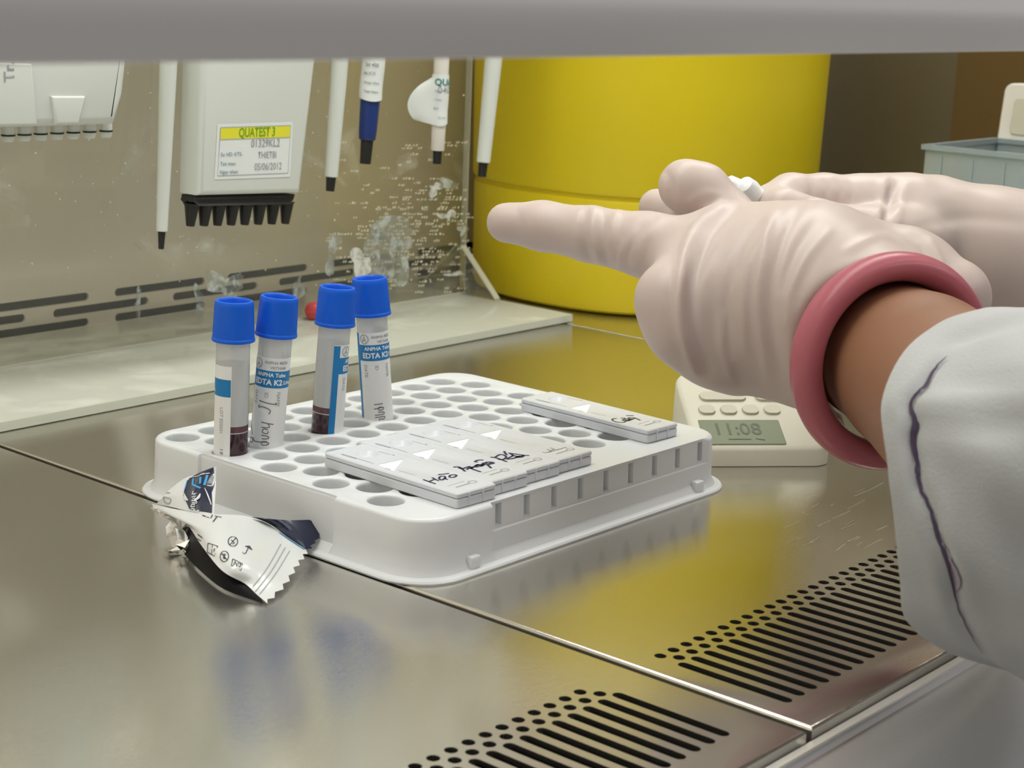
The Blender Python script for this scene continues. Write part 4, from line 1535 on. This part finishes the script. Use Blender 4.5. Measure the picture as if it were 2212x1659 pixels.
keep_world(draped_strokes('blue_edge', bf, [(Z4([(1320, 835), (1450, 925), (1560, 995)]), 0.0006)], 'pouch_lightblue', None, 0.0003), front)

# ------------------------------------------------------------------ gloved hands: signed-distance modelling


def surface_nets(F, org, h):
    s = F < 0
    nx, ny, nz = F.shape
    c = np.zeros((nx - 1, ny - 1, nz - 1), int)
    for i in (0, 1):
        for j in (0, 1):
            for k in (0, 1):
                c += s[i:nx - 1 + i, j:ny - 1 + j, k:nz - 1 + k]
    act = (c > 0) & (c < 8)
    idx = -np.ones(act.shape, int)
    cells = np.argwhere(act)
    idx[act] = np.arange(len(cells))
    acc = np.zeros((len(cells), 3))
    cnt = np.zeros(len(cells))
    corners = [(i, j, k) for i in (0, 1) for j in (0, 1) for k in (0, 1)]
    for a in range(8):
        for b in range(a + 1, 8):
            ca, cb = np.array(corners[a]), np.array(corners[b])
            if np.abs(ca - cb).sum() != 1:
                continue
            fa = F[tuple((cells + ca).T)]
            fb = F[tuple((cells + cb).T)]
            m = (fa < 0) != (fb < 0)
            t = fa[m] / (fa[m] - fb[m])
            acc[m] += cells[m] + ca + t[:, None] * (cb - ca)
            cnt[m] += 1
    V = org + h * acc / cnt[:, None]
    faces = []
    for ax in range(3):
        o1, o2 = [(1, 2), (2, 0), (0, 1)][ax]
        sl0, sl1 = [slice(None)] * 3, [slice(None)] * 3
        sl0[ax], sl1[ax] = slice(0, -1), slice(1, None)
        ch = s[tuple(sl0)] != s[tuple(sl1)]
        e = np.argwhere(ch)
        for d in (o1, o2):
            e = e[(e[:, d] > 0) & (e[:, d] < F.shape[d] - 1)]
        q = []
        for da, db in ((-1, -1), (0, -1), (0, 0), (-1, 0)):
            cc = e.copy()
            cc[:, o1] += da
            cc[:, o2] += db
            q.append(idx[tuple(cc.T)])
        q = np.stack(q, 1)
        inside = s[tuple(e.T)]
        q[~inside] = q[~inside][:, ::-1]
        faces.append(q)
    Fc = np.concatenate(faces)
    Fc = Fc[(Fc >= 0).all(1)]
    return V, Fc


def caps_sdf(X, a, b, ra, rb):
    ab = b - a
    t = np.clip(((X - a) @ ab) / (ab @ ab), 0, 1)
    return np.linalg.norm(X - a - t[..., None] * ab, axis=-1) - (ra + (rb - ra) * t)


def smin(a, b, k):
    hh = np.clip(0.5 + 0.5 * (b - a) / k, 0, 1)
    return b + (a - b) * hh - k * hh * (1 - hh)


def chain_field(X, chains, k):
    D = None
    for ch in chains:
        pts = [(np.array(P(a, b, c)), r / 1000) for a, b, c, r in ch]
        d = None
        for (p, r1), (q, r2) in zip(pts, pts[1:]):
            e = caps_sdf(X, p, q, r1, r2)
            d = e if d is None else smin(d, e, 0.003)
        D = d if D is None else smin(D, d, k)
    return D


def grid_for(chains, h, pad=0.006):
    pts = [(np.array(P(a, b, c)), r / 1000) for ch in chains for a, b, c, r in ch]
    lo = np.min([p - r for p, r in pts], 0) - pad
    hi = np.max([p + r for p, r in pts], 0) + pad
    n = np.ceil((hi - lo) / h).astype(int) + 1
    ax = [lo[i] + h * np.arange(n[i]) for i in range(3)]
    return np.stack(np.meshgrid(*ax, indexing='ij'), -1), lo


def project(V):
    q = V - CAM
    z = q @ fwd
    return np.stack([IMG_W / 2 + FPX * (q @ rgt) / z, IMG_H / 2 - FPX * (q @ upv) / z], 1), z


def vert_normals(V, Fc):
    n = np.cross(V[Fc[:, 2]] - V[Fc[:, 0]], V[Fc[:, 3]] - V[Fc[:, 1]])
    N = np.zeros_like(V)
    for k in range(4):
        np.add.at(N, Fc[:, k], n)
    return N / (np.linalg.norm(N, axis=1, keepdims=True) + 1e-12)


def relax(V, Fc, it=2, lam=0.5):
    E = np.concatenate([Fc[:, [0, 1]], Fc[:, [1, 2]], Fc[:, [2, 3]], Fc[:, [3, 0]]])
    for _ in range(it):
        S = np.zeros_like(V)
        C_ = np.zeros(len(V))
        np.add.at(S, E[:, 0], V[E[:, 1]])
        np.add.at(S, E[:, 1], V[E[:, 0]])
        np.add.at(C_, E[:, 0], 1)
        np.add.at(C_, E[:, 1], 1)
        V = V + lam * (S / C_[:, None] - V)
    return V


def wrinkle(V, Fc, folds):
    """Raise or sink soft folds of the glove along lines; only the skin facing the room side is worked."""
    N = vert_normals(V, Fc)
    px, z = project(V)
    view = (V - CAM) / np.linalg.norm(V - CAM, axis=1, keepdims=True)
    face_ = np.clip(-(N * view).sum(1) * 2.0 + 0.15, 0, 1)
    D = np.zeros(len(V))
    for line, amp, sig in folds:
        pts = np.array(dense(line, 6))
        best = np.full(len(V), 1e9)
        par = np.zeros(len(V))
        L = len(pts) - 1
        for i in range(L):
            a, b = pts[i], pts[i + 1]
            ab = b - a
            t = np.clip(((px - a) @ ab) / (ab @ ab + 1e-9), 0, 1)
            d = np.linalg.norm(px - a - t[:, None] * ab, axis=1)
            m = d < best
            best[m] = d[m]
            par[m] = (i + t[m]) / L
        D += amp / 1000 * np.exp(-(best / sig) ** 2) * np.sin(np.pi * np.clip(0.08 + 0.84 * par, 0, 1)) ** 0.6
    return V + N * (D * face_)[:, None]


def mesh_from(name, V, Fc, material, parent, label=None):
    me = bpy.data.meshes.new(name)
    me.from_pydata([tuple(v) for v in V], [], [tuple(int(i) for i in f) for f in Fc])
    me.update()
    me.materials.append(MATS[material])
    for p in me.polygons:
        p.use_smooth = True
    o = link(name, me, parent, label)
    o.matrix_parent_inverse = parent.matrix_world.inverted()
    return o


person = empty('person', tuple(P(2150, 1000, 0.50)), 'person in white coat with gloved hands, one pointing left above the rack', 'person')

# near glove: index finger stretched out, the other fingers curled, thumb resting on top
IDX = [(1094, 481, .660, 7.7), (1172, 488, .656, 9.2), (1276, 506, .648, 10.2), (1400, 530, .637, 12.0), (1545, 570, .624, 16.5)]
MID = [(1550, 590, .620, 17), (1452, 645, .606, 12.6), (1500, 705, .628, 10), (1570, 690, .640, 9)]
RNG = [(1570, 650, .615, 17), (1478, 716, .605, 12.2), (1520, 765, .628, 9.5), (1590, 740, .640, 8.5)]
PNK = [(1610, 700, .612, 15), (1545, 768, .608, 10.8), (1590, 800, .628, 8.5), (1640, 780, .638, 8)]
THB = [(1620, 540, .640, 14), (1560, 468, .650, 11.2), (1515, 415, .650, 10.6), (1481, 402, .648, 10.3)]
TIP2 = [(1419, 447, .672, 7.2), (1520, 480, .660, 8.5)]
PALM1 = [(1585, 525, .628, 15.5), (1750, 575, .620, 22)]
PALM2 = [(1540, 630, .615, 19), (1740, 660, .612, 31)]
PALM3 = [(1600, 730, .614, 17), (1740, 735, .612, 21)]
WRI = [(1715, 650, .614, 33.5), (1830, 700, .603, 31.5), (1935, 762, .586, 30.5)]
PUFF = [(1800, 600, .625, 24), (1955, 622, .620, 21.5), (2055, 642, .612, 14)]
LEFT = [IDX, MID, RNG, PNK, THB, TIP2, PALM1, PALM2, PALM3, WRI, PUFF]
X, org = grid_for(LEFT, 0.00135)
D = chain_field(X, LEFT[3:4] + LEFT[2:3] + LEFT[1:2] + LEFT[0:1] + LEFT[6:], 0.009)
D = smin(D, chain_field(X, [THB], 0.003), 0.004)
D = smin(D, chain_field(X, [TIP2], 0.003), 0.002)
arm_a, arm_b = np.array(P(1905, 752, .600)), np.array(P(2150, 935, .515))
ax_ = (arm_b - arm_a) / np.linalg.norm(arm_b - arm_a)
rim_c = np.array(P(1925, 758, .588))
D = np.maximum(D, (X - rim_c) @ ax_)                                   # open end of the cuff
D = np.maximum(D, -caps_sdf(X, arm_a + ax_ * -0.010, arm_b, 0.0272, 0.034))
V, Fc = surface_nets(D, org, 0.00135)
V = relax(V, Fc, 2)
folds = [
    ([(1268, 440), (1258, 500), (1272, 560)], -0.9, 7), ([(1285, 440), (1280, 505), (1296, 575)], 0.8, 8), ([(1310, 440), (1300, 510), (1312, 580)], -0.7, 8),
    ([(1345, 438), (1325, 480), (1322, 545)], 0.9, 9), ([(1372, 500), (1345, 545), (1340, 590)], 0.7, 8), ([(1390, 480), (1362, 520), (1352, 560)], -0.6, 8),
    ([(1432, 470), (1390, 520), (1372, 575)], 0.6, 10),
    ([(1560, 440), (1500, 500), (1470, 600), (1470, 700), (1500, 800)], 2.2, 11), ([(1590, 450), (1535, 510), (1500, 600), (1498, 700), (1530, 800)], -1.6, 14),
    ([(1680, 440), (1660, 500), (1640, 600), (1640, 700), (1660, 820)], 0.9, 9), ([(1668, 470), (1620, 560), (1605, 650), (1610, 760)], 0.8, 10),
    ([(1640, 480), (1600, 540), (1572, 640), (1575, 760)], -0.8, 12), ([(1730, 440), (1690, 520), (1665, 620), (1668, 720), (1690, 800)], -0.9, 10),
    ([(1560, 680), (1560, 750), (1580, 820)], 0.7, 9), ([(1790, 500), (1740, 560), (1705, 640), (1700, 700)], 0.9, 10), ([(1760, 480), (1720, 540), (1690, 620)], -0.6, 10),
    ([(1420, 350), (1450, 395), (1448, 450)], -0.7, 8), ([(1480, 440), (1520, 420), (1560, 420)], 0.6, 9), ([(1440, 450), (1480, 470), (1540, 455)], -0.6, 9),
    ([(1830, 540), (1900, 508), (1960, 530), (2010, 590)], 0.9, 10), ([(2010, 520), (2035, 580), (2045, 640)], 0.8, 9), ([(1990, 540), (2015, 600), (2020, 640)], -0.6, 9),
    ([(1860, 500), (1920, 495), (1990, 520)], -0.5, 10), ([(1115, 450), (1128, 490), (1122, 525)], -0.35, 7), ([(1190, 440), (1230, 436), (1260, 440)], 0.4, 6),
]
V = wrinkle(V, Fc, folds)
mesh_from('glove', V, Fc, 'latex', person, 'off-white latex glove with pointing index finger')

# bare forearm between glove and sleeve
ARM = [[(1790, 690, .640, 21), (1900, 752, .602, 25), (1990, 810, .572, 27), (2150, 935, .520, 31), (2260, 1010, .500, 32)]]
X, org = grid_for(ARM, 0.0016)
D = chain_field(X, ARM, 0.01)
V, Fc = surface_nets(D, org, 0.0016)
V = relax(V, Fc, 4)
mesh_from('forearm', V, Fc, 'skin', person, 'bare brown forearm between glove and sleeve')

# far glove: hand reaching left with fingers pinching a small piece
FAR = [
    [(2560, 640, .735, 38), (2290, 590, .735, 34), (2140, 548, .735, 28.5), (2010, 500, .735, 23.5), (1900, 482, .730, 20)],
    [(1950, 470, .728, 19), (1860, 452, .722, 14.5), (1780, 432, .716, 10.8), (1708, 425, .708, 9.4), (1662, 441, .700, 8.2)],
    [(1960, 530, .715, 18), (1870, 520, .700, 14), (1770, 490, .692, 10.5), (1690, 452, .690, 9.0)],
    [(1930, 500, .735, 17), (1800, 480, .738, 10.5), (1730, 500, .735, 9.0), (1720, 540, .725, 8)],
    [(1930, 530, .740, 16), (1810, 530, .745, 10), (1750, 560, .740, 8.6), (1750, 595, .728, 7.8)],
    [(1940, 570, .740, 15), (1840, 585, .745, 9), (1790, 615, .738, 8), (1795, 645, .728, 7.2)]]
X, org = grid_for(FAR, 0.0017)
D = chain_field(X, FAR[:1] + FAR[2:], 0.006)
D = smin(D, chain_field(X, FAR[1:2], 0.006), 0.004)
V, Fc = surface_nets(D, org, 0.0017)
V = relax(V, Fc, 2)
V = wrinkle(V, Fc, [([(1935, 395), (1922, 430), (1912, 485)], -2.0, 10), ([(1912, 385), (1905, 430), (1898, 480)], 1.0, 10), ([(1960, 400), (1945, 440), (1938, 490)], 0.7, 10),
                    ([(1750, 392), (1755, 412), (1750, 430)], -0.7, 6), ([(1780, 388), (1788, 410), (1784, 430)], -0.7, 6), ([(1806, 388), (1815, 412), (1810, 436)], -0.6, 6), ([(1836, 386), (1842, 410), (1838, 436)], -0.6, 6),
                    ([(1990, 485), (2090, 470), (2212, 480)], -0.8, 16), ([(2000, 430), (2100, 420), (2212, 450)], 0.5, 18)])
mesh_from('glove', V, Fc, 'latex', person, 'off-white latex glove of the far hand')

# coat sleeve: open cuff around the forearm
RIM = [(2135, 664, .525), (2040, 693, .505), (1955, 757, .488), (1906, 868, .475), (1918, 990, .468), (1933, 1130, .466), (1945, 1250, .468), (1962, 1345, .474), (2070, 1418, .488),
       (2200, 1425, .53), (2300, 1300, .57), (2345, 1100, .59), (2320, 880, .585), (2230, 720, .56)]
rim = dense([np.array(P(*a)) for a in RIM + RIM[:1]], 6)[:-1]
cen = np.mean(rim, 0)
out_dir = np.array(P(2600, 1180, .455)) - np.array(P(2040, 1080, .50))
ctl = [(0.012, 0.92), (0.004, 0.95), (-0.002, 0.99), (0.0, 1.0), (0.03, 1.006), (0.075, 1.012), (0.16, 1.02), (0.3, 1.045), (0.5, 1.08), (0.8, 1.13), (1.15, 1.16)]
ctl = [tuple(q) for q in dense(ctl, 6)]
V, Fc = [], []
nrim = len(rim)
for s, g in ctl:
    for i, p in enumerate(rim):
        a = 2 * math.pi * i / nrim
        wob = (0.0016 * math.sin(3 * a + 6 * s) + 0.0012 * math.sin(7 * a - 9 * s)) * min(1, max(0, s) * 4)
        d = p - cen
        V.append(cen + d * g + d / np.linalg.norm(d) * wob + out_dir * s)
for j in range(len(ctl) - 1):
    for i in range(nrim):
        i2 = (i + 1) % nrim
        Fc.append((j * nrim + i, (j + 1) * nrim + i, (j + 1) * nrim + i2, j * nrim + i2))
V, Fc = np.array(V), np.array(Fc)
Nn = vert_normals(V, Fc)
if ((V - V.mean(0)) * Nn).sum() < 0:
    Fc = Fc[:, ::-1]
Z2 = lambda pts: [(1850 + x / 1.975, 640 + y / 1.975) for x, y in pts]
SEAM = Z2([(385, 265), (325, 325), (295, 385), (245, 435), (232, 480), (250, 545), (240, 620), (262, 740), (262, 790), (320, 920), (345, 1010), (385, 1110), (412, 1220), (430, 1310), (480, 1420), (545, 1515)])
V = wrinkle(V, Fc, [([(2050, 738), (2130, 706), (2225, 690)], -2.4, 15), ([(2030, 700), (2130, 678), (2225, 668)], 1.4, 18), ([(2000, 872), (2090, 868), (2225, 864)], 1.8, 22),
                    ([(1990, 915), (2100, 925), (2225, 915)], -1.6, 30), (SEAM, -1.6, 12), ([(x - 34, y) for x, y in SEAM], 1.2, 22), ([(x + 36, y) for x, y in SEAM[4:]], 1.0, 24),
                    ([(2120, 1000), (2150, 1150), (2212, 1300)], 1.2, 40), ([(2060, 780), (2120, 800), (2212, 790)], 0.8, 26)])
sleeve = mesh_from('coat_sleeve', V, Fc, 'coat_cloth', person, 'white coat sleeve with a dark purple seam')
bpy.context.view_layer.update()
bs = bvh_of([sleeve])
seam = draped_strokes('hem_seam', bs, [(SEAM,
                                    [0.0002, 0.0008, 0.0011, 0.0009, 0.0009, 0.0021, 0.0017, 0.0013, 0.0011, 0.0009, 0.0013, 0.0012, 0.0008, 0.0004, 0.0004, 0.0002])], 'purple_thread', None, 0.0007)
keep_world(seam, sleeve)
stain = draped_strokes('purple_stain', bs, [(Z2([(350, 1010), (400, 1110), (440, 1200), (430, 1260)]), [0.0003, 0.0020, 0.0024, 0.0003])], 'purple_stain', None, 0.0005)
keep_world(stain, sleeve)

# bangle around the cuff
bc = np.array(P(1926, 781, .586))
nrm = ax_ + rgt * 0.16 + upv * 0.10
nrm = nrm / np.linalg.norm(nrm)
e1 = np.cross(nrm, upv)
e1 /= np.linalg.norm(e1)
e2 = np.cross(nrm, e1)
bang = empty('bangle', tuple(bc), 'translucent pink plastic bangle around the gloved wrist', 'bangle')
rows = []
for i in range(96):
    a = 2 * math.pi * i / 96
    rad = e1 * math.cos(a) + e2 * math.sin(a)
    rows.append([tuple(rad * (0.0325 + 0.0050 * math.cos(b)) + nrm * 0.0070 * math.sin(b)) for b in np.linspace(0, 2 * math.pi, 21)[:-1]])
rows.append(rows[0])
loft('ring', rows, 'bangle_pink', bang, True, (False, False), 60)

# small white piece pinched between the hands
wp = np.array(P(1652, 452, .702))
piece = empty('plastic_piece', tuple(wp), 'small white plastic piece pinched between the two gloved hands', 'plastic piece')
for nm, tipp, r in (('prong', (1566, 390, .694), 4.2), ('prong', (1604, 394, .690), 4.6)):
    e = np.array(P(*tipp)) - wp
    q = lathe(nm, [(r / 1000, 0), (r / 1000, np.linalg.norm(e) * 0.75), (r * 0.8 / 1000, np.linalg.norm(e) * 0.93), (r * 0.35 / 1000, np.linalg.norm(e))], 'white_gloss', piece, 24)
    q.rotation_mode = 'QUATERNION'
    q.rotation_quaternion = Vector((0, 0, 1)).rotation_difference(Vector(e).normalized())
